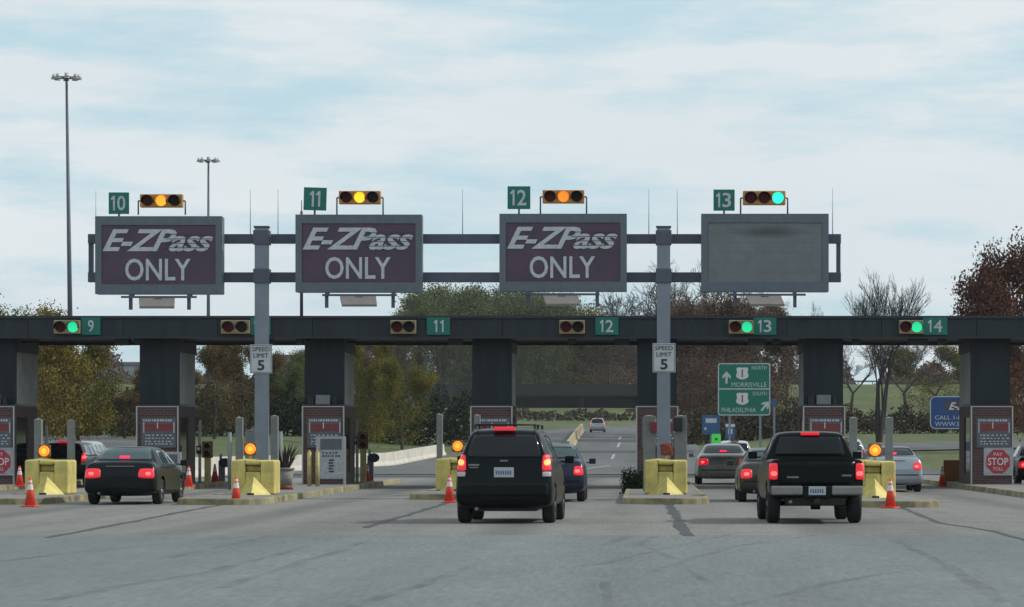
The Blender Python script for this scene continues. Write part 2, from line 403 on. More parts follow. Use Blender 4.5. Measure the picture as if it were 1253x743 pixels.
# worn lane dashes
def dash(p0,p1,w,dz,name='lane_marking'):
    a=Vector(p0); b=Vector(p1); d=(b-a).normalized(); n=Vector((-d.y,d.x))*w/2
    m_=MB(); k=4; vs=[]
    for i in range(k+1):
        p=a+(b-a)*i/k
        for q in (p-n,p+n): vs.append((q.x,q.y,hgt(q.x,q.y)+dz))
    m_.add(vs,[(2*i,2*i+1,2*i+3,2*i+2) for i in range(k)])
    return structure(m_,name,'paintline')
dash((-3.6,176),(-2.2,212),.22,.036)
dash((-2.3,285),(-2.3,310),.2,.036); dash((-2.5,330),(-2.5,352),.2,.036); dash((-2.3,235),(-2.3,252),.2,.036)

# crack sealer and skid marks : polylines given by photo pixels on the flat paving
def ground_pt(px,py):
    s=(py-VY)/H; return Vector(((px-VX)/s, F/s))
def marks(name, m, polys, z):
    b=MB()
    for pts,w in polys:
        P=[ground_pt(*p) for p in pts]
        fine=[]
        for a,c in zip(P[:-1],P[1:]):
            n=max(2,int((c-a).length/1.0))
            for k in range(n): fine.append(a+(c-a)*k/n)
        fine.append(P[-1]); L=[]
        rnd=random.Random(len(fine))
        for i,p in enumerate(fine):
            d=(fine[min(i+1,len(fine)-1)]-fine[max(i-1,0)]).normalized(); n=Vector((-d.y,d.x))
            ww=w*rnd.uniform(.6,1.3)/2; j=n*rnd.uniform(-.25,.25)*w
            L+=[p+j-n*ww,p+j+n*ww]
        b.add([(p.x,p.y,z) for p in L],[(2*i,2*i+1,2*i+3,2*i+2) for i in range(len(fine)-1)])
    return structure(b,name,m)
marks('crack_sealer','tar',[([(819,617),(827,632),(834,643),(842,656)],.19),([(556,613),(500,630),(446,646)],.15),
    ([(275,617),(215,628),(170,637),(92,652),(56,658)],.12),([(1102,621),(1150,640),(1215,650),(1260,663)],.12)],.005)
b=MB()
for yy in (60.2,68.5,76.8,85.1,93.4,101.7,110,118.3): b.add([(-40,yy,.003),(40,yy,.003),(40,yy+.05,.003),(-40,yy+.05,.003)],[(0,1,2,3)])
structure(b,'paving_joints','tar')
marks('skid_marks','skid',[(p_,w_*.38) for p_,w_ in [([(600,702),(665,698),(740,690),(800,675),(905,652)],.30),([(795,700),(850,683),(905,668),(1000,655)],.30),
    ([(765,657),(740,668)],.4),([(800,656),(779,668)],.4),([(790,670),(825,683),(850,703),(870,718)],.25),
    ([(1095,662),(1140,682),(1180,706),(1225,738)],.45),([(0,688),(60,680),(190,667),(300,657)],.35),([(200,684),(300,663),(330,656)],.3),
    ([(60,735),(180,712),(260,700),(380,668)],.5),([(740,712),(742,743)],.3),([(270,720),(330,700),(400,680),(450,662)],.45),
    ([(640,725),(800,722),(1253,728)],.1),([(0,660),(560,658),(760,657),(1253,655)],.18),([(430,743),(520,715),(585,690)],.4),
    ([(900,743),(1010,715),(1100,700)],.4)]],.006)

# ------------------------------------------------------------------ toll plaza columns, islands
SB=37.84; YCAN=F/SB      # canopy / column front plane, ~105.7 m
colpx=[-5,195,397,602,804,1007.5,1212]
colx=[(p-VX)/SB for p in colpx]
CW=.64
# islands
def island(name,label,x,yn,ye,w=1.06):
    t=thing(name,label,'kerbed island',(x,yn,0),0,'raised toll islands between the lanes')
    pts=[]
    for k in range(9):
        a=PI+PI*k/8; pts.append((math.cos(a)*w, .9+math.sin(a)*.9))
    L=ye-yn
    outer=pts+[(w,L),(-w,L)]
    inner=[(px*.86, (py if py>L-1 else .14+py*.86+ .0)) for px,py in outer[:-2]]+[(w*.86,L-.15),(-w*.86,L-.15)]
    b=MB(); n=len(outer)
    vs=[(p[0],p[1],0) for p in outer]+[(p[0]*.985,p[1],.13) for p in outer]+[(p[0]*.97,p[1]+.01,.15) for p in outer]+[(p[0],p[1],.15) for p in inner]+[(p[0],p[1],.10) for p in inner]
    for r in range(4):
        b.add([],[]); 
    b.add(vs,[(r*n+i,r*n+(i+1)%n,(r+1)*n+(i+1)%n,(r+1)*n+i) for r in range(4) for i in range(n)])
    b.build('kerb','kerb',t)
    c=MB(); c.add([(p[0],p[1],.145) for p in inner],[tuple(range(n))]); c.slab([(p[0],p[1]) for p in inner],.02,.145) if False else None
    c.build('island_slab','islandtop',t); return t
isl=[('leftmost full kerbed toll island with yellow block beside the dark green sedan',-15.35,F/51.5),
     ('kerbed toll island holding the left gantry post and a stone planter',-10.1,F/51.8),
     ('short nosed kerbed toll island partly hidden behind the large black SUV',-5.05,F/47.5),
     ('kerbed toll island holding the right gantry post with a dark bush on it',.52,F/51.3),
     ('kerbed toll island with yellow block to the right of the black pickup',5.75,F/54),
     ('rightmost kerbed toll island running out of the picture beside the stop sign booth',11.25,F/52)]
island('toll_island','kerbed toll island at the far left picture edge under a stop sign booth',-20.95,F/46,122)
for l,x,yn in isl: island('toll_island',l,x,yn,122)

# booths
BY=YCAN-.45
def booth(x,label,stop=False,box=False,depth=4.1):
    t=thing('toll_booth',label,'toll booth',(x,BY,.145),0,'brick toll booths under the canopy')
    h=2.66-.145; w=CW+.02
    b=MB()
    b.box(-w,w,0,.14,0,h)                                   # front wall
    b.box(-w,w,depth-.14,depth,0,h)                         # back wall
    for s in (-1,1):
        b.box(s*w,s*(w-.1),.14,.5,0,h); b.box(s*w,s*(w-.1),2.4,depth-.14,0,h)
        b.box(s*w,s*(w-.1),.5,2.4,0,.35); b.box(s*w,s*(w-.1),.5,2.4,h-.35,h)
    b.box(-w+.1,w-.1,.14,depth-.14,0,.05)
    b.build('wall','brick',t)
    r=MB(); r.box(-w-.015,w+.015,-.015,depth+.015,h+.002,h+.05); r.build('roof','canopytrim',t,.01)
    for s in (-1,1):
        g=MB(); g.box(s*(w-.03),s*(w-.05),.5,2.4,.35,h-.35); g.build('side_window','glass',t)
    tr=MB()
    for s in (-1,1): tr.box(s*(w-.02),s*(w+.022),-.022,.035,0,h)
    tr.box(-w+.02,w-.02,-.022,0,h-.03,h)
    tr.build('corner_trim','trimwhite',t)
    # notice on the front
    p=MB(); p.box(-w+.16,w-.06,-.06,-.001,h-1.34,h-.38); n=p.build('notice','signpanel',t,.006)
    q=MB(); q.box(-w+.26,w-.14,-.072,-.061,h-.80,h-.56); q.build('red_band','signred',n)
    k=MB(); rnd=random.Random(3)
    xx=-w+.22
    while xx<w-.16:
        ww=rnd.uniform(.03,.07); k.box(xx,xx+ww,-.070,-.061,h-.49,h-.43); xx+=ww+rnd.uniform(.015,.04)
    for zz in (.92,1.02,1.12,1.2):
        xx=-w+.28
        while xx<w-.2:
            ww=rnd.uniform(.03,.09); k.box(xx,xx+ww,-.070,-.061,h-zz-.035,h-zz); xx+=ww+rnd.uniform(.03,.08)
    k.box(-w+.22,-w+.25,-.078,-.061,h-.86,h-.52); k.box(w-.13,w-.10,-.078,-.061,h-.86,h-.52)
    k.box(.0,.035,-.080,-.073,h-.72,h-.52)
    k.build('notice_marks','letter',n)
    if stop:
        s_=MB(); s_.box(-.27,w-.01,-.05,-.001,.28,1.18); sp=s_.build('stop_panel','offwhite',t,.006)
        cx=(w-.28)/2; cz=.73; R=.41
        o=MB(); o.prism([(cx+R*math.cos(PI/8+k*PI/4),cz+R*math.sin(PI/8+k*PI/4)) for k in range(8)],-.062,-.051); o.build('octagon','stopred',sp)
        txt(sp,'lettering','STOP',cx,cz,.66,.24,-.063,'white',bold=.012)
        txt(sp,'lettering','PAY',cx,cz+.235,.28,.11,-.063,'white'); txt(sp,'lettering','TOLL',cx,cz-.235,.34,.11,-.063,'white')
    if box:
        e=MB(); e.box(-.24,.22,-.02,.3,h+.052,h+.36); e.build('roof_box','boxgrey',t,.02)
        d=MB(); d.box(-.5,-.3,.1,.3,h+.052,h+.34); d.build('roof_camera','black',t,.01); d=MB(); d.box(.28,.42,.1,.3,h+.052,h+.3); d.build('roof_camera','black',t,.01)
    return t
bl=[('brick toll booth with stop pay toll panel at left picture edge',True,True),
    ('brick toll booth directly behind the dark green sedan',False,False),
    ('brick toll booth behind two pale yellow bollards and white notice board',False,True),
    ('brick toll booth mostly hidden behind the large black SUV',False,False),
    ('brick toll booth behind the right gantry post and its yellow block',False,False),
    ('brick toll booth whose top shows above the black pickup',False,True),
    ('brick toll booth with stop pay toll panel at right side of picture',True,False)]
for x,(l,s,bx) in zip(colx,bl): booth(x,l,s,bx)

# canopy
t=thing('toll_canopy','long dark flat canopy spanning all toll lanes on seven tall columns','canopy',(0,YCAN-.6,0))
zt=H+(VY-387.5)/SB; zb=H+(VY-413)/SB
b=MB(); x0=-32
while x0<24: b.box(x0,min(x0+3.05,24)-.014,0,.35,zb,zt-.08); x0+=3.05
b.build('fascia','canopy',t)
b=MB(); b.box(-32.1,24.1,-.06,.42,zt-.079,zt); b.box(-32.1,24.1,-.03,.38,zb-.05,zb-.001); b.build('fascia_trim','canopytrim',t)
b=MB(); b.box(-32,24,.352,8.8,zb+.12,zt-.2); b.box(-32,24,8.8,9.1,zb,zt-.08); b.build('roof_slab','underside',t)
for x in colx:
    b=MB(); b.box(x-CW,x+CW,.61,.80,2.72,zb-.052); b.build('column_cladding','clad',t,.01)
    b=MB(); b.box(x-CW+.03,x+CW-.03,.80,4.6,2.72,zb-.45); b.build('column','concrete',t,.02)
    b=MB(); b.box(x-CW-.01,x+CW+.01,.803,4.65,zb-.449,zb+.119); b.build('column_top_shade','coltopshade',t)  # canopy's shade on the column top, put in as a dark box
fx=[(140,158),(548,566),(752,770),(916,936),(1112,1136)]
for a,c in fx:
    xa,xc=(a-VX)/SB,(c-VX)/SB
    b=MB(); b.box(xa,xc,.62,1.0,zb-.25,zb+.119); b.build('lane_camera_housing','canopytrim',t,.02)
for a in (168,372-6,585,700,790,950,1153,1048,330):
    xa=(a-VX)/SB; b=MB(); b.box(xa-.12,xa+.12,.62,.9,zb-.2,zb+.119); b.build('small_fixture','canopytrim',t,.02)
# thin conduit under fascia
b=MB(); b.tube((-32,1.6,zb-.12),(24,1.6,zb-.12),.03,n=6); b.build('conduit','canopytrim',t)

# lane signals & numbers on fascia
def digits(parent,n,cx,cz,w,h,y,m):
    """narrow road-sign numerals; a numeral 1 is a bar with a slanted flag"""
    g=w*.16; cw={c:(.36 if c=='1' else 1.0) for c in '0123456789'}; tot=sum(cw[c] for c in n)
    u=(w-g*(len(n)-1))/(tot if len(n)>1 else 1); x=cx-(sum(cw[c] for c in n)*u+g*(len(n)-1))/2
    for c in n:
        ww=cw[c]*u
        if c=='1':
            st=h*.13; xr=x+ww*.95; b=MB()
            b.prism([(xr-st,cz-h/2),(xr,cz-h/2),(xr,cz+h/2),(xr-st*.9,cz+h/2),(xr-st-h*.16,cz+h*.30),(xr-st-h*.12,cz+h*.2),(xr-st,cz+h*.27)],y-.012,y); b.build('numeral',m,parent)
        else: txt(parent,'numeral',c,x+ww/2,cz,ww,h,y,m,bold=.012)
        x+=ww+g
def two_lens(px0,px1,label,on,py0=393,py1=409.5):
    x0,x1=(px0-VX)/SB,(px1-VX)/SB; z0=H+(VY-py1)/SB; z1=H+(VY-py0)/SB; cx=(x0+x1)/2; w=(x1-x0)/2; h=z1-z0
    t=thing('lane_signal',label,'traffic signal',(cx,YCAN-.6,z0),0,'two lens lane signals on the canopy fascia')
    b=MB(); b.box(-w,w,-.2,-.001,0,h); b.build('housing','sigtan',t,.02)
    for k,sx in enumerate((-.47,.47)):
        r=h*.40
        b=MB(); b.tube((sx*w,-.201,h/2),(sx*w,-.225,h/2),r,r*.92,n=20)
        b.build('lens',('green_on' if (on and k) else ('red_off' if k==0 else 'dark_lens')),t)
        v=MB()
        for i in range(9):
            a0=math.radians(-15+210*i/9); a1=math.radians(-15+210*(i+1)/9); R=r*1.1
            v.add([(sx*w+R*math.cos(a0),-.2,h/2+R*math.sin(a0)),(sx*w+R*math.cos(a1),-.2,h/2+R*math.sin(a1)),(sx*w+R*math.cos(a1),-.42,h/2+R*math.sin(a1)*.96),(sx*w+R*math.cos(a0),-.42,h/2+R*math.sin(a0)*.96)],[(0,1,2,3)])
        o=v.build('visor','black',t); s=o.modifiers.new('s','SOLIDIFY'); s.thickness=.012
def numplate(px0,px1,label,n,py0=389.5,py1=410.5):
    x0,x1=(px0-VX)/SB,(px1-VX)/SB; z0=H+(VY-py1)/SB; z1=H+(VY-py0)/SB; cx=(x0+x1)/2; w=(x1-x0)/2; h=z1-z0
    t=thing('lane_number_plate',label,'number sign',(cx,YCAN-.6,z0),0,'green lane numbers on the canopy fascia')
    b=MB(); b.box(-w,w,-.075,-.001,0,h); b.build('panel','green',t)
    digits(t,n,0,h*.5,{'9':w*.62,'11':w*.95}.get(n,w*1.12),h*.70,-.076,'letter')
for a,c,l,on in ((71,103,'lit green two lens signal left of canopy number 9',1),(274,309,'dark two lens canopy signal just left of the left gantry post',0),
    (480,511,'dark two lens signal left of canopy number 11',0),(685,716,'dark two lens signal left of canopy number 12',0),
    (891,921,'lit green two lens signal left of canopy number 13',1),(1098,1127,'lit green two lens signal left of canopy number 14',1)): two_lens(a,c,l,on)
for a,c,n in ((104,127,'9'),(309.5,334,'10'),(524,552,'11'),(729,757,'12'),(921.5,949,'13'),(1127.5,1157,'14')):
    numplate(a,c,'green plate with white number %s on the dark canopy fascia'%n,n)
# antenna pole on canopy
xp,_,zp=at(367,257,SB)
b=MB(); b.tube((xp,YCAN+.5,zt-.21),(xp,YCAN+.5,zp),.055,.045,n=8); b.tube((xp,YCAN+.5,zp),(xp,YCAN+.5,zp+.35),.015,n=6)
tag(b.build('antenna_pole','beam'),'thin dark pole on the canopy roof rising behind the lane 11 sign','pole')

# ------------------------------------------------------------------ gantry
SG=46.0; YG=F/SG
def gx(px): return (px-VX)/SG
def gz(py): return H+(VY-py)/SG
t=thing('sign_gantry','blue grey steel gantry with two posts and two long beams carrying four large signs','gantry',(0,YG,0))
for px in (320.5,812):
    x=gx(px); b=MB(); b.box(x-.175,x+.175,-.175,.175,.15,gz(279)); b.build('post','steel',t,.015)
    b=MB(); b.box(x-.20,x+.20,-.2,.2,gz(279)+.001,gz(277)); b.build('post_cap','beam',t)
    for py in (291,338):
        b=MB(); b.box(x-.21,x+.21,-.22,.30,gz(py)-.19,gz(py)+.19); b.build('clamp','beam',t,.01)
    b=MB(); b.box(x-.35,x+.35,-.35,.35,.146,.19); b.build('base_plate','beam',t)
for py0,py1 in ((285.5,297),(332.5,344.5)):
    b=MB(); b.box(gx(105),gx(1030),.31,.55,gz(py1),gz(py0)); b.build('beam','beam',t,.01)
for a,c in ((105.5,111),(1024.5,1029.5)):
    b=MB(); b.box(gx(a),gx(c),.35,.51,gz(332.4),gz(297.1)); b.build('end_strut','beam',t)
for px,py in ((114,232),(304,230),(338,230),(565,230),(794,230),(829,230),(1020,229)):
    b=MB(); b.tube((gx(px),.43,gz(285.4)),(gx(px),.43,gz(py)),.012,.006,n=5); b.build('whip_rod','steel',t)

def board(px0,px1,py0,py1,label,blank=False):
    cx=gx((px0+px1)/2); w=(px1-px0)/2/SG; h=(py1-py0)/SG; z0=gz(py1)
    t=thing('electronic_toll_sign',label,'overhead sign',(cx,YG,z0),0,'large overhead lane signs on the gantry')
    b=MB(); b.box(-w,w,-.15,.30,0,h); b.build('cabinet','frame',t,.02)
    b=MB(); iw=w-.17; zt_=h-.235; zb_=.255
    for x0,x1,a,c in ((-w,-iw,0,h),(iw,w,0,h),(-iw,iw,0,zb_),(-iw,iw,zt_,h)): b.box(x0,x1,-.22,-.151,a,c)
    b.build('frame','frame',t)
    f=MB(); f.box(-iw+.002,iw-.002,-.19,-.151,zb_+.002,zt_-.002); face=f.build('face','blankface' if blank else 'purple',t)
    if not blank:
        q=1/SG; ccz=h-(294.8-265.3)*q
        lo=txt(face,'logo','E-ZPass',-.02,ccz,135*q,27*q,-.191,'letter',shear=.42,bold=.022,depth=.02,spacing=.95)
        s=MB()
        for k in range(4):
            z=ccz+(-9+k*5.4)*q
            s.box(.12+k*.045,66*q-(3-k)*.02,-.220,-.212,z-.008,z+.008)
        s.build('logo_stripe','purple',lo)
        txt(face,'lettering','ONLY',-.02,h-(330.5-265.3)*q,80*q,27*q,-.191,'letter',bold=.012)
    else:
        q=1/SG; s=MB(); n=28
        s.add([( .1+sx_*50*q,-.194, h-22*q+sz_*9*q) for sx_,sz_ in ((-1,-1),(1,-1),(1,1),(-1,1))],[(0,1,2,3)]); s.build('stain','smudge',face)
        for k in range(5):
            z=zb_+(zt_-zb_)*(k+1)/6
            r=MB(); r.box(-iw+.01,iw-.01,-.1925,-.1905,z-.0035,z+.0035); r.build('panel_seam','frame',face)
    return t
B=[(118,273,265.3,360.3,'purple toll sign under the green 10 plate, leftmost of four'),
   (362.5,517,263.3,358,'purple toll sign under the green 11 plate, just right of left post'),
   (611.5,767,262.3,357,'purple toll sign under the green 12 plate, left of the right post'),
   (858,1013.5,262.3,357.5,'blank grey overhead sign under the green 13 plate with dark smudge')]
for i,a in enumerate(B): board(*a,blank=(i==3))
# lane number plates standing on the signs
for (a,c,d,e,tilt),n,bd in zip(((133,158,235.5,262,0),(371,399,229.5,257.5,.03),(621,649,228,256,0),(873,899,232,258,0)),('10','11','12','13'),B):
    cx=gx((a+c)/2); w=(c-a)/2/SG; h=(e-d)/SG; z0=gz(bd[2])
    t=thing('gantry_number_plate','green plate reading %s standing on top of an overhead sign'%n,'number sign',(cx,YG,z0),0,'green lane numbers above the gantry signs')
    zz=gz(e)-z0
    b=MB(); b.box(-.025,.025,-.0,.05,0,zz); b.build('stem','beam',t)
    b=MB(); b.box(-w,w,-.02,.02,zz,zz+h); p=b.build('plate','green',t,.01); p.rotation_euler=(0,tilt,0)
    digits(p,n,0,zz+h/2,w*(.95 if n=='11' else 1.3),h*.68,-.021,'letter')
def sig3(a,c,d,e,label,lit,mats):
    cx=gx((a+c)/2); w=(c-a)/2/SG; h=(e-d)/SG; z0=gz(263)
    t=thing('overhead_signal',label,'traffic signal',(cx,YG,z0),0,'three lens signals above the gantry signs')
    zz=gz(e)-z0
    b=MB(); b.box(-w,w,-.12,.12,zz,zz+h); b.build('housing','sigbody',t,.02)
    for s in (-1,1):
        b=MB(); b.tube((s*(w+.06),0,0),(s*(w+.06),0,zz+h*.5),.022,n=6); b.tube((s*(w+.06),0,zz+h*.5),(s*(w-.02),0,zz+h*.5),.022,n=6); b.build('leg','beam',t)
    for k in range(3):
        x=(k-1)*w*.64; r=h*.42
        b=MB(); b.tube((x,-.121,zz+h/2),(x,-.15,zz+h/2),r,r*.9,n=20); b.build('lens',mats[k],t)
        v=MB()
        for i in range(10):
            a0=math.radians(-20+220*i/10); a1=math.radians(-20+220*(i+1)/10); R=r*1.08
            v.add([(x+R*math.cos(a0),-.121,zz+h/2+R*math.sin(a0)),(x+R*math.cos(a1),-.121,zz+h/2+R*math.sin(a1)),(x+R*math.cos(a1),-.32,zz+h/2+R*math.sin(a1)*.95),(x+R*math.cos(a0),-.32,zz+h/2+R*math.sin(a0)*.95)],[(0,1,2,3)])
        o=v.build('visor','sigbody' if mats[k].endswith('_on') else 'black',t); s_=o.modifiers.new('s','SOLIDIFY'); s_.thickness=.01
sig3(172,224,238,254,'horizontal signal with amber centre lit beside the 10 plate',1,('red_off','amber_on','dark_lens'))
sig3(415,466,234,250,'horizontal signal with yellow centre lit beside the 11 plate',1,('red_off','yellow_on','dark_lens'))
sig3(664,715,233,249,'horizontal signal with orange centre lit beside the 12 plate',1,('red_off','orange_on','dark_lens'))
sig3(909,961,234,251,'horizontal signal with right lens lit green beside the 13 plate',2,('red_off','red_off','cyan_on'))
# sign lamps below the boards
def signlamp(bx0,bx1,by,hang,lp,label):
    cx=gx((lp[0]+lp[1])/2); z0=gz(by)
    t=thing('sign_lamp',label,'sign lamp',(cx,YG,z0),0,'flat lamps slung below the overhead signs')
    for hx in hang:
        b=MB(); b.box(gx(hx)-cx-.045,gx(hx)-cx+.045,-.32,-.23,-.42,.0); b.box(gx(hx)-cx-.045,gx(hx)-cx+.045,-.23,.1,-.05,-.001); b.build('hanger','beam',t)
    b=MB(); b.box(gx(bx0)-cx,gx(bx1)-cx,-.42,-.34,-.115,-.06); b.build('bar','beam',t)
    w=(lp[1]-lp[0])/2/SG
    b=MB(); b.add([(-w,-.43,-.12),(w*.86,-.43,-.12),(w,-1.0,-.36),(-w*.8,-1.0,-.36),(-w,-.43,-.18),(w*.86,-.43,-.18),(w,-1.0,-.42),(-w*.8,-1.0,-.42)],
        [(0,1,2,3),(7,6,5,4),(0,4,5,1),(1,5,6,2),(2,6,7,3),(3,7,4,0)]); b.build('lamp_panel','tan',t)
    b=MB(); b.box(-.1,.1,-.5,-.43,-.19,-.13); b.build('bracket','black',t)
signlamp(151,243,360.3,(162,233),(173,220),'tan sign lamp hanging under the lane 10 overhead sign')
signlamp(396,487,358,(401,482),(418,465),'tan sign lamp hanging under the lane 11 overhead sign')
signlamp(640,734,357,(647,731),(665,711),'tan sign lamp hanging under the lane 12 overhead sign')
signlamp(890,985,357.5,(899,972),(912,958),'tan sign lamp hanging under the blank grey overhead sign')
# speed limit signs on the posts
for px,w,y0,y1,l in ((320.5,27,422,457,'white speed limit 5 sign strapped to the left gantry post'),(812.5,28,420.5,456,'white speed limit 5 sign strapped to the right gantry post')):
    cx=gx(px); ww=w/2/SG; h=(y1-y0)/SG; z0=gz(y1)
    t=thing('speed_limit_sign',l,'speed sign',(cx,YG-.18,z0),0,'speed limit signs on gantry posts')
    b=MB(); b.box(-ww,ww,-.03,-.001,0,h); b.build('plate','signwhite',t,.008)
    b=MB(); e=.02; 
    for x0,x1,a,c in ((-ww+e,ww-e,h-e-.012,h-e),(-ww+e,ww-e,e,e+.012),(-ww+e,-ww+e+.012,e,h-e),(ww-e-.012,ww-e,e,h-e)): b.box(x0,x1,-.034,-.031,a,c)
    b.build('border','darktxt',t)
    txt(t,'lettering','SPEED',0,h*.84,ww*1.55,h*.15,-.031,'darktxt'); txt(t,'lettering','LIMIT',0,h*.62,ww*1.35,h*.15,-.031,'darktxt')
    txt(t,'lettering','5',0,h*.28,ww*.62,h*.36,-.031,'darktxt',bold=.02)
    b=MB(); b.box(-.19,.19,.001,.02,h*.3,h*.34); b.box(-.19,.19,.001,.02,h*.7,h*.74); b.build('strap','steel',t)

# ------------------------------------------------------------------ island furniture
def yblock(px0,px1,s,label):
    cx=(px0+px1)/2; cx=(cx-VX)/s; w=(px1-px0)/2/s; Y=F/s
    t=thing('yellow_barrier_block',label,'barrier block',(cx,Y,.146),0,'yellow barrier blocks at island noses')
    h=1.03-.146
    b=MB()
    # block with a sloping recess cut in the face (built of pieces around the slot)
    sw=.2; z0,z1=h*.66,h*.86
    b.box(-w,-sw,0,1.2,0,h); b.box(sw,w,0,1.2,0,h); b.box(-sw,sw,0,1.2,0,z0); b.box(-sw,sw,0,1.2,z1,h); b.box(-sw,sw,.18,1.2,z0,z1)
    bm=bmesh.new(); me=bpy.data.meshes.new('yb')
    o=b.build('block','yellow',t)
    bm.from_mesh(o.data); bmesh.ops.remove_doubles(bm,verts=bm.verts,dist=.0005)
    # drop doubled interior faces
    seen={}
    for f in bm.faces: seen.setdefault(tuple(round(c,3) for c in f.calc_center_median()),[]).append(f)
    bmesh.ops.delete(bm,geom=[f for l in seen.values() if len(l)>1 for f in l],context='FACES')
    bm.to_mesh(o.data); bm.free()
    m=o.modifiers.new('b','BEVEL'); m.width=.055; m.segments=3; m.limit_method='ANGLE'
    n=MB(); a=w*.82
    n.add([(-a,-.004,0),(a,-.004,0),(.03,-.62,0),(.03,-.004,h*.56)],[(0,2,3),(2,1,3),(0,1,2),(1,0,3)]); n.build('wedge','yellow',t)
    s_=MB(); s_.box(-.07,.1,-.66,-.6,0,.05); s_.build('tie_down','darktxt',t)
    return t,cx,Y
blocks=[(30,84,47.6,'yellow barrier block at the far left beside the dark green sedan'),
 (282.5,336.5,47.9,'yellow barrier block in front of the left gantry post'),
 (533,587,44.2,'yellow barrier block half hidden behind the large black SUV'),
 (788.5,841,47.6,'yellow barrier block in front of the right gantry post'),
 (1041,1096,50.6,'yellow barrier block right of the black pickup')]
for b_ in blocks: yblock(*b_)
def beacon(px,py,s,label,on,dark=False):
    cx,Y,z=at(px,py,s); Y+=.5; zb_=1.032
    cx=(px-VX)*Y/F; z=H+(VY-py)*Y/F
    t=thing('warning_beacon',label,'warning light',(cx,Y,zb_),0,'amber warning beacons on the yellow blocks')
    zc=z-zb_
    b=MB(); b.tube((0,0,0),(0,0,zc-.13),.035,n=8); b.build('stem','yellowdim',t)
    b=MB(); b.box(-.16,.16,-.06,.06,zc-.16,zc+.16); b.build('housing','rust' if not dark else 'amber_off',t,.03)
    b=MB(); b.tube((0,-.061,zc),(0,-.10,zc),.14,.12,n=20); b.build('lens','amber_off' if dark else 'orange_on',t)
    if not dark:
        b=MB(); b.tube((0,-.101,zc),(0,-.105,zc),.07,.05,n=16); b.build('bulb_glow','orange_core',t)
beacon(54.5,552,47.6,'lit orange beacon on the far left yellow block',1)
beacon(306.5,549.5,47.9,'lit orange beacon on the yellow block below the left gantry post',1)
beacon(560,546,44.2,'lit orange beacon beside the large black SUV',1)
beacon(815.5,550,47.6,'unlit dark red beacon on the block below the right gantry post',0,True)
beacon(1070.5,551,50.6,'lit orange beacon on the yellow block right of the pickup',1)
def post(px,pyt,s,label,wd=.1,grp='tall square grey posts behind the yellow blocks',m='postgrey',name='grey_post',zb_=.145):
    x,Y,z=at(px,pyt,s)
    t=MB(); t.box(-wd,wd,-wd,wd,0,z-zb_-.03); t.add([(-wd,-wd,z-zb_-.03),(wd,-wd,z-zb_-.03),(wd,wd,z-zb_-.03),(-wd,wd,z-zb_-.03),(0,0,z-zb_)],[(0,1,4),(1,2,4),(2,3,4),(3,0,4)])
    return tag(t.build(name,m,None,.012,(x,Y,zb_)),label,'post',grp)
post(47,512,45.4,'square grey post left of the far left beacon')
post(87,513,46.4,'square grey post between the far left block and green sedan',.09)
post(293,510,44.5,'square grey post left of the left gantry post'); post(336,508,44.5,'square grey post right of the left gantry post')
post(538,506,42.5,'slim square grey post left of the beacon beside the SUV',.085); post(584,507,42,'square grey post just left of the SUV roof',.09)
post(794.5,508,44.5,'square pale post left of the right gantry post',.17); post(833,508,44.5,'square pale post right of the right gantry post',.17)
post(1044,510,46.5,'square grey post right of the pickup cab'); post(1088,510,46.5,'square grey post right of the orange beacon by the silver sedan')
def thin(px,py,s,l,w=.05,m='pcl'):
    x,Y,z=at(px,py,s); b=MB(); b.tube((0,0,0),(0,0,z-.145),w,n=10)
    tag(b.build('pale_pipe_post',m,None,0,(x,Y,.145)),l,'post','pale pipe posts by the booths')
thin(57,521,37,'pale pipe post right of the leftmost booth'); thin(244.5,514,37,'pale pipe post right of the booth behind the green sedan')
thin(437,512,36.5,'pale pipe post right of the booth with the notice board'); thin(281,529,43,'low pipe post left of the gantry block',.06,'postgrey'); thin(343,528,43,'low pipe post between gantry post and planter',.07,'postgrey')
# pieces strapped beside right gantry post
for px,py0,py1,w,m,l,nm in ((802,516,529,.14,'signred','small red box sign on the pale post left of right gantry post','small_sign'),(829.5,511,528,.13,'black','small black box on the pale post right of right gantry post','control_box')):
    x,Y,z0=at(px,py1,44.5); z1=H+(VY-py0)/44.5
    b=MB(); b.box(-w,w,-.32,-.175,0,z1-z0); o=b.build(nm,m,None,.015,(x,Y,z0)); tag(o,l,'box')

# traffic cones
def cone(px,pyb,s,label,h=.7):
    x=(px-VX)/s; Y=F/s
    t=thing('traffic_cone',label,'traffic cone',(x,Y,.0),random.uniform(-.6,.6),'orange and white traffic cones')
    b=MB(); b.box(-.17,.17,-.17,.17,0,.035); b.build('base','cone',t,.012)
    def R(z): return .13-(.13-.025)*(z-.035)/(h-.035)
    b=MB(); b.tube((0,0,.036),(0,0,h),R(.036),.025,n=20); b.build('body','cone',t)
    b=MB(); b.tube((0,0,h*.58),(0,0,h*.76),R(h*.58)+.004,R(h*.76)+.004,n=20,cap=False); b.build('collar','collar',t)
    b=MB(); b.tube((0,0,h*.82),(0,0,h*.9),R(h*.82)+.004,R(h*.9)+.004,n=20,cap=False); b.build('collar','collar',t)
    return t
cones=[(37,620.5,53.4,'traffic cone in front of the far left yellow block',0),(289,617.5,51.4,'traffic cone before the block under the left gantry post',0),
 (550,615,49.7,'traffic cone left of the large black SUV',0),(1089.5,622,54.5,'traffic cone before the yellow block right of the pickup',0),
 (24,600,40,'traffic cone by the leftmost stop sign booth',.146),(231,597,40.5,'traffic cone right of the booth behind the green sedan',.146),
 (263,592,36,'traffic cone before the violet paddle post left of centre',.146),(449,590,35.5,'small cone beside the signal right of the notice board booth',.146),
 (1153,596,36.2,'traffic cone left of the right hand stop sign booth',.0)]
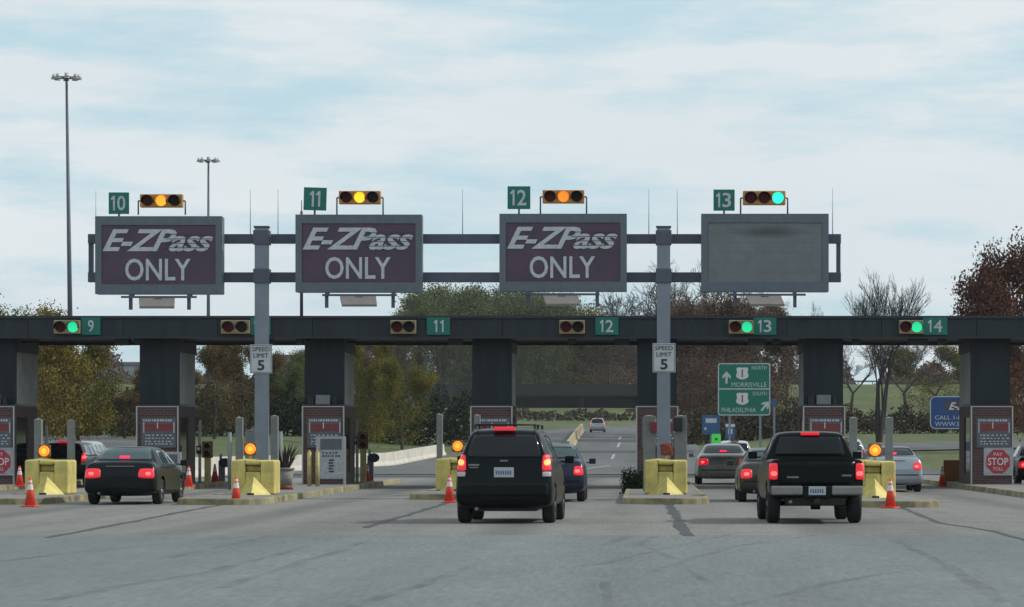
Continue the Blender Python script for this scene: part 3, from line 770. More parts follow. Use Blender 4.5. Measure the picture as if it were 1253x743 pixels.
for px,pyb,s,l,z in cones:
    c=cone(px,pyb,s,l,.68 if z==0 else .62); c.location.z=z

# small lane-side signals, paddles
def sidesignal(px,pytop,s,label):
    x,Y,z=at(px,pytop,s); 
    t=thing('lane_side_signal',label,'signal',(x,Y,.146),0,'small brown signals beside the booths')
    z-=.146
    b=MB(); b.box(-.1,.1,-.06,.1,0,z-.55); b.build('post','yellowdim',t,.01)
    b=MB(); b.box(-.17,.17,-.1,.1,z-.55,z); b.build('housing','rust',t,.02)
    for k in (0,1):
        zz=z-.14-k*.27; b=MB(); b.tube((0,-.101,zz),(0,-.12,zz),.10,n=16); b.build('lens','dark_lens',t)
        v=MB()
        for i in range(8):
            a0=math.radians(180*i/8); a1=math.radians(180*(i+1)/8); R=.115
            v.add([(R*math.cos(a0),-.1,zz+R*math.sin(a0)),(R*math.cos(a1),-.1,zz+R*math.sin(a1)),(R*math.cos(a1),-.27,zz+R*math.sin(a1)*.9),(R*math.cos(a0),-.27,zz+R*math.sin(a0)*.9)],[(0,1,2,3)])
        o=v.build('visor','sigbody' if k==0 else 'rust',t); q=o.modifiers.new('s','SOLIDIFY'); q.thickness=.01
    b=MB(); b.box(-.36,-.2,-.1,.08,z-.42,z-.15); b.build('side_box','black',t,.02)
    b=MB(); b.tube((-.28,-.101,z-.25),(-.28,-.12,z-.25),.055,n=12); b.build('side_lamp','white',t)
    return t
sidesignal(254,540,37,'brown two lens signal right of the booth behind the green sedan')
sidesignal(444.5,529,36.5,'brown two lens signal right of the notice board booth')
def paddle(px,py,s,label):
    x,Y,z=at(px,py,s); t=thing('violet_paddle_post',label,'marker post',(x,Y,.146),0,'grey posts with violet oval paddles'); z-=.146
    b=MB(); b.box(-.13,.09,-.05,.1,0,z+.1); b.build('cabinet','boxgrey',t,.02)
    b=MB(); b.tube((-.05,0,z+.1),(-.05,0,z+.32),.05,n=8); b.build('stem','pcl',t)
    n=24; b=MB(); b.prism([(.1+.2*math.cos(2*PI*i/n),z+.02+.16*math.sin(2*PI*i/n)) for i in range(n)],-.1,-.055); b.build('paddle','violet',t)
paddle(272,567,35.5,'grey post with violet oval paddle left of the gantry block'); paddle(454,561,35.2,'grey post with violet oval paddle right of the notice board booth')
# notice board and bollards
def notice(px0,px1,py0,py1,s,label):
    x0=(px0-VX)/s; x1=(px1-VX)/s; cx=(x0+x1)/2; w=(x1-x0)/2; Y=F/s; z1=H+(VY-py0)/s; z0=H+(VY-py1)/s
    t=thing('toll_notice_board',label,'notice board',(cx,Y,.146),0,'white notice boards in front of booths'); a=z0-.146; c=z1-.146
    for s_ in (-1,1):
        b=MB(); b.box(s_*w-.03,s_*w+.03,0,.06,0,c); b.build('leg','trimwhite',t)
    b=MB(); b.box(-w+.031,w-.031,.005,.05,a,c); b.build('board','offwhite',t)
    b=MB(); b.box(-w+.1,w-.1,-.005,.004,c-.42,c-.08); b.build('dark_panel','signpanel',t)
    k=MB(); rnd=random.Random(5)
    for zz in (.50,.60):
        xx=-w+.16
        while xx<w-.2:
            ww=rnd.uniform(.03,.07); k.box(xx,xx+ww,-.003,.004,c-zz-.05,c-zz); xx+=ww+rnd.uniform(.02,.06)
    for i in range(5): k.box(-.06-.02*(i%2),.06+.03*((i+1)%2),-.003,.004,c-.78-i*.09,c-.73-i*.09)
    k.build('board_marks','darktxt',t)
notice(388,422,534,586,38.6,'white notice board with dark panel in front of booth behind the planter')
notice(203,221,553,590,39,'pale notice board partly hidden behind the green sedan')
for px,l in ((378.5,'left of the two pale yellow bollards before the notice board'),(388.5,'right of the two pale yellow bollards before the notice board')):
    x,Y,z=at(px,551,40); b=MB(); b.tube((0,0,0),(0,0,z-.2),.065,n=12); b.tube((0,0,z-.2),(0,0,z-.146),.065,.02,n=12)
    tag(b.build('yellow_bollard','yellowdim',None,0,(x,Y,.146)),l,'bollard','pale yellow bollards')
# planter + plant
x,Y,z=at(349,575,43)
t=thing('stone_planter','round stone planter on the island behind the left gantry post','planter',(x,Y,.146)); 
b=MB(); b.tube((0,0,.12),(0,0,.56),.19,.24,n=24); b.tube((0,0,.56),(0,0,.62),.27,.27,n=24); b.build('pot','planter',t)
b=MB(); b.tube((0,0,0),(0,0,.119),.23,.2,n=24); b.build('base','redband',t)
b=MB(); rnd=random.Random(2)
for i in range(46):
    a=rnd.uniform(0,2*PI); l=rnd.uniform(.3,.8); k=rnd.uniform(.1,.42); p=Vector((math.cos(a)*.12,math.sin(a)*.12,0)); q=p+Vector((math.cos(a)*k,math.sin(a)*k,l)); m_=(p+q)/2+Vector((0,0,.1)); n=Vector((-math.sin(a),math.cos(a),0))*rnd.uniform(.02,.04)
    b.add([p-n,p+n,m_+n,m_-n,q],[(0,1,2,3),(3,2,4)])
tag(b.build('spiky_plant','plantleaf',None,0,(x,Y,.146+.6)),'dark dry spiky plant growing in the stone planter','plant')
# grey utility boxes near blocks
x,Y,z=at(307,528,43); b=MB(); b.box(-.16,.16,-.1,.1,0,z-.146); b.box(-.13,.13,-.1,.1,z-.146,z-.1); tag(b.build('grey_cabinet','boxgrey',None,.03,(x,Y,.146)),'grey utility cabinet behind the beacon under the left gantry post','cabinet')
# orange panel near right booth
x,Y,z=at(1168,563,35.5); b=MB(); b.box(-.38,.38,-.1,.1,0,z); tag(b.build('orange_barrel_panel','orange',None,.03,(x,Y,0)),'dull orange panel barrier left of the right hand stop sign booth','barrier')

# ------------------------------------------------------------------ vehicles
def loft(st):
    n=len(st[0][1]); ring=2*n-2; vs=[]
    for y,half in st:
        for x,z in half: vs.append((x,y,z))
        for x,z in half[-2:0:-1]: vs.append((-x,y,z))
    fs=[]
    for j in range(len(st)-1):
        for i in range(ring): a=j*ring+i; b_=j*ring+(i+1)%ring; fs.append((a,b_,b_+ring,a+ring))
    def cap(o,flip):
        R=lambda i:o+i
        Lf=lambda i:o+(ring-i)%ring
        for i in range(n-1):
            if i==0: f=(R(0),R(1),Lf(1))
            elif i==n-2: f=(R(i),R(i+1),Lf(i))
            else: f=(R(i),R(i+1),Lf(i+1),Lf(i))
            fs.append(f[::-1] if flip else f)
    cap(0,True); cap((len(st)-1)*ring,False)
    return vs,fs
def sec(zb,wb,wm,zm,wbelt,zbelt,wt,zt,crown=.02):
    return [(0,zb),(wb*.6,zb),(wb,zb+.015),(wm*.985,zb+.10*(1 if zt>.8 else .5)),(wm,zm),(wbelt,zbelt-.02),(wbelt-.015,zbelt+.01),(wt+.01,zt-.045),(wt-.05,zt),(wt*.5,zt+crown*.8),(0,zt+crown)]
def baked(vs,fs,cutters=(),sub=2):
    me=bpy.data.meshes.new('b'); me.from_pydata(vs,[],fs); me.update()
    bm=bmesh.new(); bm.from_mesh(me); bmesh.ops.recalc_face_normals(bm,faces=bm.faces); bm.to_mesh(me); bm.free()
    o=bpy.data.objects.new('b',me); COL.objects.link(o)
    if sub: m=o.modifiers.new('s','SUBSURF'); m.levels=sub; m.render_levels=sub
    cs=[]
    for c in cutters:
        cm=bpy.data.meshes.new('c'); cm.from_pydata(c.v,[],c.f); cb=bmesh.new(); cb.from_mesh(cm); bmesh.ops.recalc_face_normals(cb,faces=cb.faces); cb.to_mesh(cm); cb.free()
        co=bpy.data.objects.new('c',cm); COL.objects.link(co); cs.append(co)
        m=o.modifiers.new('d','BOOLEAN'); m.object=co; m.operation='DIFFERENCE'; m.solver='EXACT'
    bpy.context.view_layer.update(); dg=bpy.context.evaluated_depsgraph_get()
    out=bpy.data.meshes.new_from_object(o.evaluated_get(dg))
    bpy.data.objects.remove(o)
    for c in cs: bpy.data.objects.remove(c)
    bm=bmesh.new(); bm.from_mesh(out); bmesh.ops.recalc_face_normals(bm,faces=bm.faces)
    bm.to_mesh(out); bm.free()
    for p in out.polygons: p.use_smooth=True
    out.set_sharp_from_angle(angle=math.radians(38))
    return out
def bvh_of(me): return BVHTree.FromPolygons([v.co.copy() for v in me.vertices],[tuple(p.vertices) for p in me.polygons])
def patch(bvh, view, quad, name, m, parent, off=.006, N=12, Mn=8, rnd_=.35, depth=.02):
    """a piece of glass or a lens that hugs the body: quad corners (bl, br, tr, tl) seen from 'rear','front','left' or 'right'"""
    D={'rear':Vector((0,1,0)),'front':Vector((0,-1,0)),'right':Vector((-1,0,0)),'left':Vector((1,0,0))}[view]
    P=[]; bl,br,tr,tl=[Vector(q) for q in quad]
    for j in range(Mn+1):
        for i in range(N+1):
            u=2*i/N-1; v=2*j/Mn-1
            uu=u*math.sqrt(1-rnd_*v*v/2); vv=v*math.sqrt(1-rnd_*u*u/2)
            k=1/math.sqrt(1-rnd_/2); uu*=1; vv*=1
            a=(uu+1)/2; c=(vv+1)/2
            q=(bl*(1-a)+br*a)*(1-c)+(tl*(1-a)+tr*a)*c
            if view in('rear','front'): o=Vector((q.x,0,q.y))-D*6
            else: o=Vector((0,q.x,q.y))-D*6
            h=bvh.ray_cast(o,D)
            P.append((h[0],h[1]) if h[0] else (None,o))
    good=[p[0] for p in P if p[0]]
    if not good: return None
    out=[]
    for p,nn in P:
        if p is None:
            g=min(good,key=lambda g:(g-(nn+D*((g-nn).dot(D)))).length); q=nn+D*((g-nn).dot(D)); out.append((q,-D))
        else:
            if nn.dot(D)>0: nn=-nn
            out.append((p,nn))
    front=[p+n*off for p,n in out]; back=[p+D*depth for p,n in out]
    c=N+1; K=len(front); fs=[(j*c+i,j*c+i+1,(j+1)*c+i+1,(j+1)*c+i) for j in range(Mn) for i in range(N)]
    rim=[i for i in range(c)]+[j*c+N for j in range(1,Mn+1)]+[Mn*c+i for i in range(N-1,-1,-1)]+[j*c for j in range(Mn-1,0,-1)]
    rf=[(rim[(i+1)%len(rim)],rim[i],K+rim[i],K+rim[(i+1)%len(rim)]) for i in range(len(rim))]
    b=MB(); b.add(front+back,fs,0,True); b.add([],[])
    for f in rf: b.f.append(f); b.m.append(0); b.sm.append(False)
    me=b.build(name,m,parent)
    bm=bmesh.new(); bm.from_mesh(me.data); bmesh.ops.recalc_face_normals(bm,faces=bm.faces)
    # orient outward
    s_=sum(f.normal.dot(D) for f in list(bm.faces)[:N*Mn])
    if s_>0: bmesh.ops.reverse_faces(bm,faces=bm.faces)
    bm.to_mesh(me.data); bm.free()
    return me
def wheel(parent,x,y,r,w,rimm='rim'):
    t=bpy.data.objects.new('wheel',None); COL.objects.link(t); t.parent=parent; t.location=(x,y,r); t.empty_display_size=.1
    s=1 if x>0 else -1
    prof=[(-w/2,r*.62),(-w/2,r*.90),(-w/2+.03,r*.985),(-w/4,r),(w/4,r),(w/2-.03,r*.985),(w/2,r*.90),(w/2,r*.62)]
    b=MB(); n=32; vs=[]
    for k in range(n):
        a=2*PI*k/n
        for px,pr in prof: vs.append((px,math.cos(a)*pr,math.sin(a)*pr))
    m_=len(prof); b.add(vs,[(k*m_+i,k*m_+(i+1)%m_,((k+1)%n)*m_+(i+1)%m_,((k+1)%n)*m_+i) for k in range(n) for i in range(m_)],0,True)
    b.build('tyre','rubber',t)
    b=MB(); b.tube((s*-w*.35,0,0),(s*w*.32,0,0),r*.6,r*.6,n=24)
    for k in range(5):
        a=2*PI*k/5; c,sn=math.cos(a),math.sin(a); q=r*.58; e=.035
        b.add([(s*w*.33,-sn*e,c*e),(s*w*.33,sn*e,-c*e),(s*w*.46,c*q+sn*e,sn*q-c*e),(s*w*.46,c*q-sn*e,sn*q+c*e)],[(0,1,2,3)])
    b.tube((s*w*.32,0,0),(s*w*.48,0,0),.07,.05,n=12)
    b.build('rim',rimm,t)
def mk_plate(par,x,y,z,w=.31,h=.155):
    b=MB(); b.box(x-w/2,x+w/2,y-.012,y,z-h/2,z+h/2); p=b.build('licence_plate','plate',par,.006)
    k=MB(); rnd=random.Random(int(abs(z*1000))); xx=x-w*.40
    while xx<x+w*.36:
        k.box(xx,xx+.022,y-.016,y-.0125,z-.035,z+.03); 
        if rnd.random()<.6: k.box(xx,xx+.034,y-.016,y-.0125,z-.035,z-.025)
        xx+=.042
    k.build('plate_marks','lightblue',p)

def vehicle(kind,name,label,cat,x,y,L,W,Ht,paint,glass='glass',rz=0,lit=True,core='redcore',wr=.32,deck=1.0,hood=.95,rack=False,group='vehicles at the toll plaza',belt=.9,lamp=None,detail=True,wheelbase=None,third=True,bumperm=None):
    t=thing(name,label,cat,(x,y+L/2,0),rz,group)
    hw=W/2; r=-L/2; f=L/2
    wb=wheelbase or L*.59; ya=-wb/2-.02*L+.02; yf=ya+wb
    if kind=='sedan':
        gt=r+.255*L+.0; gb=r+.125*L+.06; wt_=f-.42*L; ws=f-.235*L
        S=[(r,sec(.40,hw*.72,hw*.86,.52,hw*.84,.62,hw*.78,.68,.01)),
           (r+.03,sec(.29,hw*.80,hw*.93,.52,hw*.90,.68,hw*.84,.74,.01)),
           (r+.10,sec(.24,hw*.86,hw*.97,.52,hw*.93,deck-.18,hw*.86,deck-.05,.01)),
           (r+.20,sec(.22,hw*.88,hw*.99,.55,hw*.95,deck-.14,hw*.86,deck,.015)),
           (gb-.12,sec(.2,hw*.9,hw,.55,hw*.965,belt-.02,hw*.84,deck+.01,.015)),
           (gb,sec(.2,hw*.9,hw,.55,hw*.965,belt,hw*.80,deck+.03,.015)),
           (gb+.22*(gt-gb)*2,sec(.2,hw*.9,hw,.55,hw*.965,belt+.02,hw*.74,deck+(Ht-deck)*.52,.02)),
           (gt,sec(.2,hw*.9,hw,.55,hw*.965,belt+.02,hw*.67,Ht-.045,.02)),
           (gt+.25,sec(.2,hw*.9,hw,.55,hw*.965,belt+.01,hw*.655,Ht-.02,.02)),
           (0,sec(.2,hw*.9,hw,.55,hw*.965,belt-.01,hw*.655,Ht-.02,.02)),
           (wt_,sec(.2,hw*.9,hw,.55,hw*.965,belt-.03,hw*.66,Ht-.07,.02)),
           (wt_+.5*(ws-wt_),sec(.2,hw*.9,hw,.55,hw*.96,belt-.04,hw*.72,(Ht+hood)/2,.02)),
           (ws,sec(.2,hw*.9,hw,.55,hw*.955,belt-.06,hw*.80,hood,.02)),
           (ws+.15,sec(.2,hw*.9,hw*.995,.55,hw*.95,belt-.10,hw*.80,hood-.03,.03)),
           (f-.45,sec(.2,hw*.88,hw*.98,.5,hw*.92,.70,hw*.76,hood-.14,.03)),
           (f-.12,sec(.22,hw*.8,hw*.92,.48,hw*.84,.60,hw*.68,hood-.26,.02)),
           (f,sec(.28,hw*.65,hw*.80,.46,hw*.72,.55,hw*.6,.62,.01))]
    elif kind=='suv':
        wt_=f-.40*L; ws=f-.25*L
        b0=belt
        S=[(r,sec(.44,hw*.82,hw*.93,.55,hw*.90,.66,hw*.84,.72,.01)),
           (r+.04,sec(.34,hw*.86,hw*.96,.55,hw*.92,.76,hw*.86,.82,.01)),
           (r+.10,sec(.30,hw*.88,hw*.98,.58,hw*.94,b0-.12,hw*.86,b0+.02,.01)),
           (r+.16,sec(.28,hw*.9,hw*.99,.6,hw*.95,b0,hw*.80,b0+(Ht-b0)*.45,.01)),
           (r+.26,sec(.27,hw*.9,hw,.6,hw*.96,b0,hw*.71,Ht-.12,.015)),
           (r+.40,sec(.27,hw*.9,hw,.6,hw*.96,b0,hw*.69,Ht-.035,.02)),
           (r+.9,sec(.26,hw*.9,hw,.6,hw*.965,b0,hw*.70,Ht-.02,.02)),
           (-.1,sec(.26,hw*.9,hw,.6,hw*.965,b0-.01,hw*.70,Ht-.02,.02)),
           (wt_,sec(.26,hw*.9,hw,.6,hw*.96,b0-.02,hw*.70,Ht-.07,.02)),
           ((wt_+ws)/2,sec(.26,hw*.9,hw,.6,hw*.96,b0-.03,hw*.76,(Ht+hood)/2+.02,.02)),
           (ws,sec(.26,hw*.9,hw,.6,hw*.96,b0-.05,hw*.84,hood+.02,.02)),
           (ws+.15,sec(.26,hw*.9,hw,.6,hw*.955,b0-.08,hw*.84,hood-.01,.03)),
           (f-.3,sec(.28,hw*.88,hw*.98,.6,hw*.93,hood-.14,hw*.80,hood-.07,.03)),
           (f-.08,sec(.32,hw*.82,hw*.94,.56,hw*.86,.72,hw*.74,hood-.16,.02)),
           (f,sec(.38,hw*.74,hw*.86,.54,hw*.8,.66,hw*.7,.74,.01))]
    else: # pickup lower body
        S=[(r+.08,sec(.55,hw*.86,hw*.94,.66,hw*.93,deck-.07,hw*.91,deck-.02,.005)),
           (r+.11,sec(.50,hw*.9,hw*.97,.7,hw*.96,deck-.05,hw*.93,deck,.005)),
           (r+.25,sec(.46,hw*.9,hw,.7,hw*.98,deck-.05,hw*.94,deck,.005)),
           (r+1.0,sec(.44,hw*.9,hw,.7,hw*.98,deck-.05,hw*.94,deck,.005)),
           (r+1.75,sec(.40,hw*.9,hw,.7,hw*.98,deck-.06,hw*.94,deck-.0,.005)),
           (0,sec(.36,hw*.9,hw,.7,hw*.97,deck-.08,hw*.90,deck-.03,.01)),
           (f-1.35,sec(.36,hw*.9,hw,.7,hw*.97,deck-.12,hw*.86,deck-.04,.03)),
           (f-.4,sec(.36,hw*.88,hw*.98,.65,hw*.95,deck-.2,hw*.82,deck-.12,.03)),
           (f-.1,sec(.4,hw*.84,hw*.95,.62,hw*.9,.8,hw*.8,deck-.2,.02)),
           (f,sec(.45,hw*.8,hw*.9,.6,hw*.86,.76,hw*.78,.84,.01))]
    vs,fs=loft(S)
    cuts=[]
    for yy in (ya,yf):
        for s in (-1,1):
            c=MB(); c.tube((s*(hw-.34),yy,wr+.015),(s*(hw+.2),yy,wr+.015),wr+.055,n=28); cuts.append(c)
    if kind=='pickup':
        c=MB(); c.box(-hw*.86,hw*.86,r+.22,r+1.72,deck-.42,deck+.3); cuts.append(c)
    pre=baked(vs,fs); bv=bvh_of(pre); bpy.data.meshes.remove(pre)
    me=baked(vs,fs,cuts); me.materials.append(M[paint]); link('body',me,t)
    P=lambda view,q,nm,mm,**k: patch(bv,view,q,nm,mm,par,**k)
    par=t
    # dark underbody
    b=MB(); b.box(-hw*.62,hw*.62,r+.35,f-.3,.22 if kind!='pickup' else .34,.40 if kind!='pickup' else .6)
    b.tube((-hw+.2,ya,wr),(hw-.2,ya,wr),.05,n=8); b.tube((-.05,ya,wr),(.12,ya,wr),.12,n=12)
    b.build('underbody','black',t)
    for yy in (ya,yf):
        for s in (-1,1): wheel(t,s*(hw-.125),yy,wr,.23 if kind!='sedan' else .21)
    ex=MB(); ex.tube((-hw*.55,r+.0,.27 if kind!='pickup' else .4),(-hw*.55,r+.5,.3 if kind!='pickup' else .42),.03,n=10); ex.build('exhaust_pipe','chrome',t)
    # mirrors
    for s in (-1,1):
        yy=(f-.33*L) if kind!='pickup' else .75; zz=belt+.06
        b=MB(); b.box(s*(hw*.95),s*(hw+.10),yy-.02,yy+.02,zz-.03,zz+.0); b.box(s*(hw+.04),s*(hw+.21),yy-.05,yy+.06,zz-.05,zz+.09)
        b.build('wing_mirror',paint,t,.02)
    if kind=='sedan':
        P('rear',[(-hw*.74,deck+.045),(hw*.74,deck+.045),(hw*.62,Ht-.06),(-hw*.62,Ht-.06)],'rear_window',glass,N=16,Mn=10,rnd_=.12)
        P('front',[(hw*.76,hood+.05),(-hw*.76,hood+.05),(-hw*.62,Ht-.09),(hw*.62,Ht-.09)],'windscreen',glass,N=14,Mn=8,rnd_=.1)
        for v,s in (('right',1),('left',-1)):
            y0=gb+.35; y1=-.02; y2=ws-.25
            P(v,[(y0,belt+.05),(y1,belt+.03),(y1,Ht-.10),(gt+.12,Ht-.11)],'side_window',glass,rnd_=.1)
            P(v,[(y1+.06,belt+.03),(y2,belt+.02),(wt_-.02,Ht-.12),(y1+.06,Ht-.10)],'side_window',glass,rnd_=.1)
        lz0,lz1=(deck-.40,deck-.16)
        for s in (-1,1):
            a=(lamp or .42)+.09
            q=[(s*hw*a,lz0+.02),(s*hw*.93,lz0),(s*hw*.90,lz1),(s*hw*(a+.03),lz1)]
            if s<0: q=[q[1],q[0],q[3],q[2]]
            l=P('rear',q,'tail_light','redlit' if lit else 'reddim',N=10,Mn=6,rnd_=.4,off=.012)
            if lit and l:
                par=l; c_=s*hw*.76; patch(bv,'rear',[(c_-.06,(lz0+lz1)/2-.045),(c_+.06,(lz0+lz1)/2-.045),(c_+.06,(lz0+lz1)/2+.035),(c_-.06,(lz0+lz1)/2+.035)],'bulb',core,l,off=.018,N=6,Mn=4,rnd_=.9); par=t
        mk_plate(t,0,r+.07,deck-.30)
        b=MB(); b.box(-hw*.38,hw*.38,r+.07,r+.10,deck-.115,deck-.095); b.build('trim_strip','chrome',t)
        b=MB(); b.box(-hw*.82,hw*.82,r-.004,r+.03,.50,.53); b.build('bumper_crease','plastic',t)
        if third:
            b=MB(); b.box(-.12,.12,gb+.02,gb+.10,deck+.05,deck+.14); b.build('high_brake_light','pinklit' if lit else 'reddim',t,.012)
    elif kind=='suv':
        P('rear',[(-hw*.76,belt+.12),(hw*.76,belt+.12),(hw*.64,Ht-.13),(-hw*.64,Ht-.13)],'rear_window',glass,N=16,Mn=10,rnd_=.14)
        P('front',[(hw*.78,hood+.07),(-hw*.78,hood+.07),(-hw*.64,Ht-.1),(hw*.64,Ht-.1)],'windscreen',glass,N=14,Mn=8,rnd_=.1)
        for v,s in (('right',1),('left',-1)):
            ys=[r+.42,r+.32*L,r+.52*L,ws-.28]
            for k in range(3):
                top1=Ht-.13 if k<2 else Ht-.16
                P(v,[(ys[k]+.04,belt+.08),(ys[k+1]-.03,belt+.08),((ys[k+1] if k<2 else wt_)-.03,top1),(ys[k]+.04+(.1 if k==0 else 0),Ht-.13)],'side_window',glass,rnd_=.1)
        for s in (-1,1):
            lz0,lz1=belt-.12,belt+.18
            q=[(s*hw*.76,lz0),(s*hw*.95,lz0),(s*hw*.90,lz1),(s*hw*.78,lz1)]
            if s<0: q=[q[1],q[0],q[3],q[2]]
            l=P('rear',q,'tail_light','redlit' if lit else 'reddim',N=8,Mn=8,rnd_=.4,off=.012)
            q=[(s*hw*.78,lz0-.10),(s*hw*.94,lz0-.10),(s*hw*.94,lz0-.01),(s*hw*.77,lz0-.01)]
            if s<0: q=[q[1],q[0],q[3],q[2]]
            P('rear',q,'reversing_lamp','clearlens',N=6,Mn=4,rnd_=.2,off=.012)
            if lit and l:
                c_=s*hw*.86; zz=belt+.04; patch(bv,'rear',[(c_-.05,zz-.06),(c_+.05,zz-.06),(c_+.05,zz+.05),(c_-.05,zz+.05)],'bulb',core,l,off=.02,N=6,Mn=4,rnd_=.9)
        mk_plate(t,0,r+.04,.93 if Ht>1.65 else .85,.36,.18)
        if bumperm:
            b=MB(); b.box(-hw*.90,hw*.90,r-.05,r+.25,.50,.74); b.build('bumper',bumperm,t,.05)
        b=MB(); b.box(-hw*.22,hw*.22,r+.20,r+.36,Ht-.05,Ht+.015); b.build('high_brake_light','redlit' if lit else 'reddim',t,.012)
        if lit:
            pass
        if detail:
            b=MB(); b.box(-.07,.07,r+.06,r+.085,belt+.055,belt+.085); b.build('badge','chrome',t)
            b=MB(); b.box(-hw*.72,-hw*.5,r+.06,r+.08,belt-.02,belt+.01); b.box(-hw*.70,-hw*.52,r+.06,r+.08,belt-.06,belt-.04); b.build('name_strip','chrome',t)
        if rack:
            b=MB()
            for s in (-1,1):
                b.tube((s*hw*.60,r+.35,Ht+.055),(s*hw*.60,wt_-.2,Ht+.055),.018,n=8)
                for yy in (r+.36,r+1.2,wt_-.25): b.box(s*hw*.60-.02,s*hw*.60+.02,yy-.03,yy+.03,Ht-.02,Ht+.05)
            for yy in (r+.45,r+1.5): b.tube((-hw*.60,yy,Ht+.06),(hw*.60,yy,Ht+.06),.016,n=8)
            b.build('roof_rack','black',t)
    else:
        c0=r+1.82; c1=f-1.62; cz=deck-.06
        def cs(y,top,wtop,wl=.955): return (y,[(0,cz-.1),(hw*.5,cz-.1),(hw*wl*.97,cz-.09),(hw*wl,cz-.02),(hw*wl,cz+.02),(hw*wl*.985,cz+.06),(hw*(wl*.6+wtop*.4),cz+(top-cz)*.4),(hw*wtop+.02,top-.07),(hw*wtop-.04,top-.01),(hw*wtop*.5,top+.01),(0,top+.015)])
        C=[cs(c0,Ht-.12,.70),cs(c0+.03,Ht-.04,.72),cs(c0+.15,Ht-.01,.725),cs((c0+c1)/2-.2,Ht,.73),cs(c1-.35,Ht-.03,.72),cs(c1-.2,Ht-.08,.72),cs(c1+.15,(Ht+deck)/2+.02,.80),cs(c1+.48,cz+.08,.9,.93)]
        v2,f2=loft(C); cme=baked(v2,f2); cb_=bvh_of(cme); cme.materials.append(M[paint]); link('cab',cme,t)
        patch(cb_,'rear',[(-hw*.76,deck+.04),(hw*.76,deck+.04),(hw*.65,Ht-.10),(-hw*.65,Ht-.10)],'rear_window',glass,t,N=16,Mn=8,rnd_=.12)
        patch(cb_,'front',[(hw*.76,deck+.1),(-hw*.76,deck+.1),(-hw*.64,Ht-.12),(hw*.64,Ht-.12)],'windscreen',glass,t,rnd_=.1)
        for v in ('right','left'):
            patch(cb_,v,[(c0+.12,deck+.04),(c0+.5,deck+.04),(c0+.5,Ht-.12),(c0+.14,Ht-.12)],'side_window',glass,t,rnd_=.1)
            patch(cb_,v,[(c0+.57,deck+.04),(c1+.2,deck+.04),(c1-.2,Ht-.14),(c0+.57,Ht-.12)],'side_window',glass,t,rnd_=.1)
        P('rear',[(-hw*.80,.70),(hw*.80,.70),(hw*.80,deck-.05),(-hw*.80,deck-.05)],'tailgate',paint,N=10,Mn=6,rnd_=.05,off=.014)
        b=MB(); b.box(-hw*.80,hw*.80,r+.066,r+.085,deck-.012,deck+.018); b.build('tailgate_cap','plastic',t)
        b=MB(); b.box(-.16,.16,r+.045,r+.065,deck-.17,deck-.08); b.build('tailgate_handle','plastic',t,.01)
        b=MB(); b.box(-hw*.62,-hw*.38,r+.05,r+.068,.83,.86); b.box(hw*.52,hw*.72,r+.05,r+.068,.86,.89); b.build('badge','chrome',t)
        for s in (-1,1):
            q=[(s*hw*.81,.80),(s*hw*.975,.80),(s*hw*.965,1.10),(s*hw*.81,1.10)]
            if s<0: q=[q[1],q[0],q[3],q[2]]
            l=P('rear',q,'tail_light','redlit',N=8,Mn=8,rnd_=.35,off=.02)
            c_=s*hw*.885; patch(bv,'rear',[(c_-.055,.87),(c_+.055,.87),(c_+.055,.95),(c_-.055,.95)],'bulb',core,l,off=.03,N=6,Mn=4,rnd_=.9)
        b=MB(); b.box(-hw*.95,-hw*.30,r-.06,r+.12,.52,.69); b.build('bumper','chrome',t,.03); b=MB(); b.box(hw*.30,hw*.95,r-.06,r+.12,.52,.69); b.build('bumper','chrome',t,.03)
        b=MB(); b.box(-hw*.295,hw*.295,r-.03,r+.10,.47,.68); b.build('bumper_centre','plastic',t,.015)
        mk_plate(t,.0,r-.035,.60)
        b=MB(); b.box(-.05,.05,r-.05,r+.3,.38,.46); b.build('tow_hitch','black',t)
        b=MB(); b.box(-hw*.20,hw*.20,c0-.035,c0+.03,Ht-.075,Ht-.015); b.build('high_brake_light','redlit',t,.012)
    return t
def V(kind,name,label,cat,pc,s,L,W,Ht,paint,**k): return vehicle(kind,name,label,cat,(pc-VX)/s,F/s,L,W,Ht,paint,**k)
V('suv','black_suv','large greenish black SUV with roof rack, nearest the camera at centre','SUV',621.5,67.6,4.4,1.80,1.74,'paint_suv',rack=True,core='redambercore',belt=1.07,hood=1.08,wr=.34,wheelbase=2.62,rz=-.035,bumperm='plastic')
V('pickup','black_pickup','black pickup truck with silver rear bumper, nearest on the right','pickup truck',996.5,67.8,4.9,1.74,1.68,'paint_black',belt=1.15,deck=1.18,wr=.36,wheelbase=2.95,rz=.02)
V('sedan','dark_green_sedan','dark green sedan braking in the lane at left','car',149.5,51.6,4.55,1.79,1.39,'paint_green',glass='glass2',deck=1.02,belt=.90,hood=.95,lamp=.40,wr=.31,rz=-.03)
V('sedan','navy_sedan','navy sedan half hidden behind the large black SUV','car',674,49.2,4.4,1.73,1.46,'paint_navy',glass='glass2',deck=1.05,belt=.92,hood=.96,lamp=.55,wr=.31,third=False)
V('sedan','bronze_sedan','dark bronze sedan half hidden left behind the black pickup','car',946.5,49.5,4.4,1.75,1.36,'paint_gold',glass='glass2',deck=.98,belt=.88,hood=.92,lamp=.5,wr=.31,third=False)
V('sedan','grey_sedan','wide silver grey sedan with full width dark glass beyond the right gantry block','car',885.5,34.6,5.2,1.95,1.46,'paint_grey',glass='glass',deck=1.08,belt=.95,hood=1.0,lamp=.45,wr=.33)
V('sedan','silver_sedan','bluish silver sedan passing the booth right of the pickup','car',1094,41.0,4.6,1.78,1.38,'paint_silver',glass='glass',deck=1.05,belt=.92,hood=.95,lamp=.55,wr=.32)
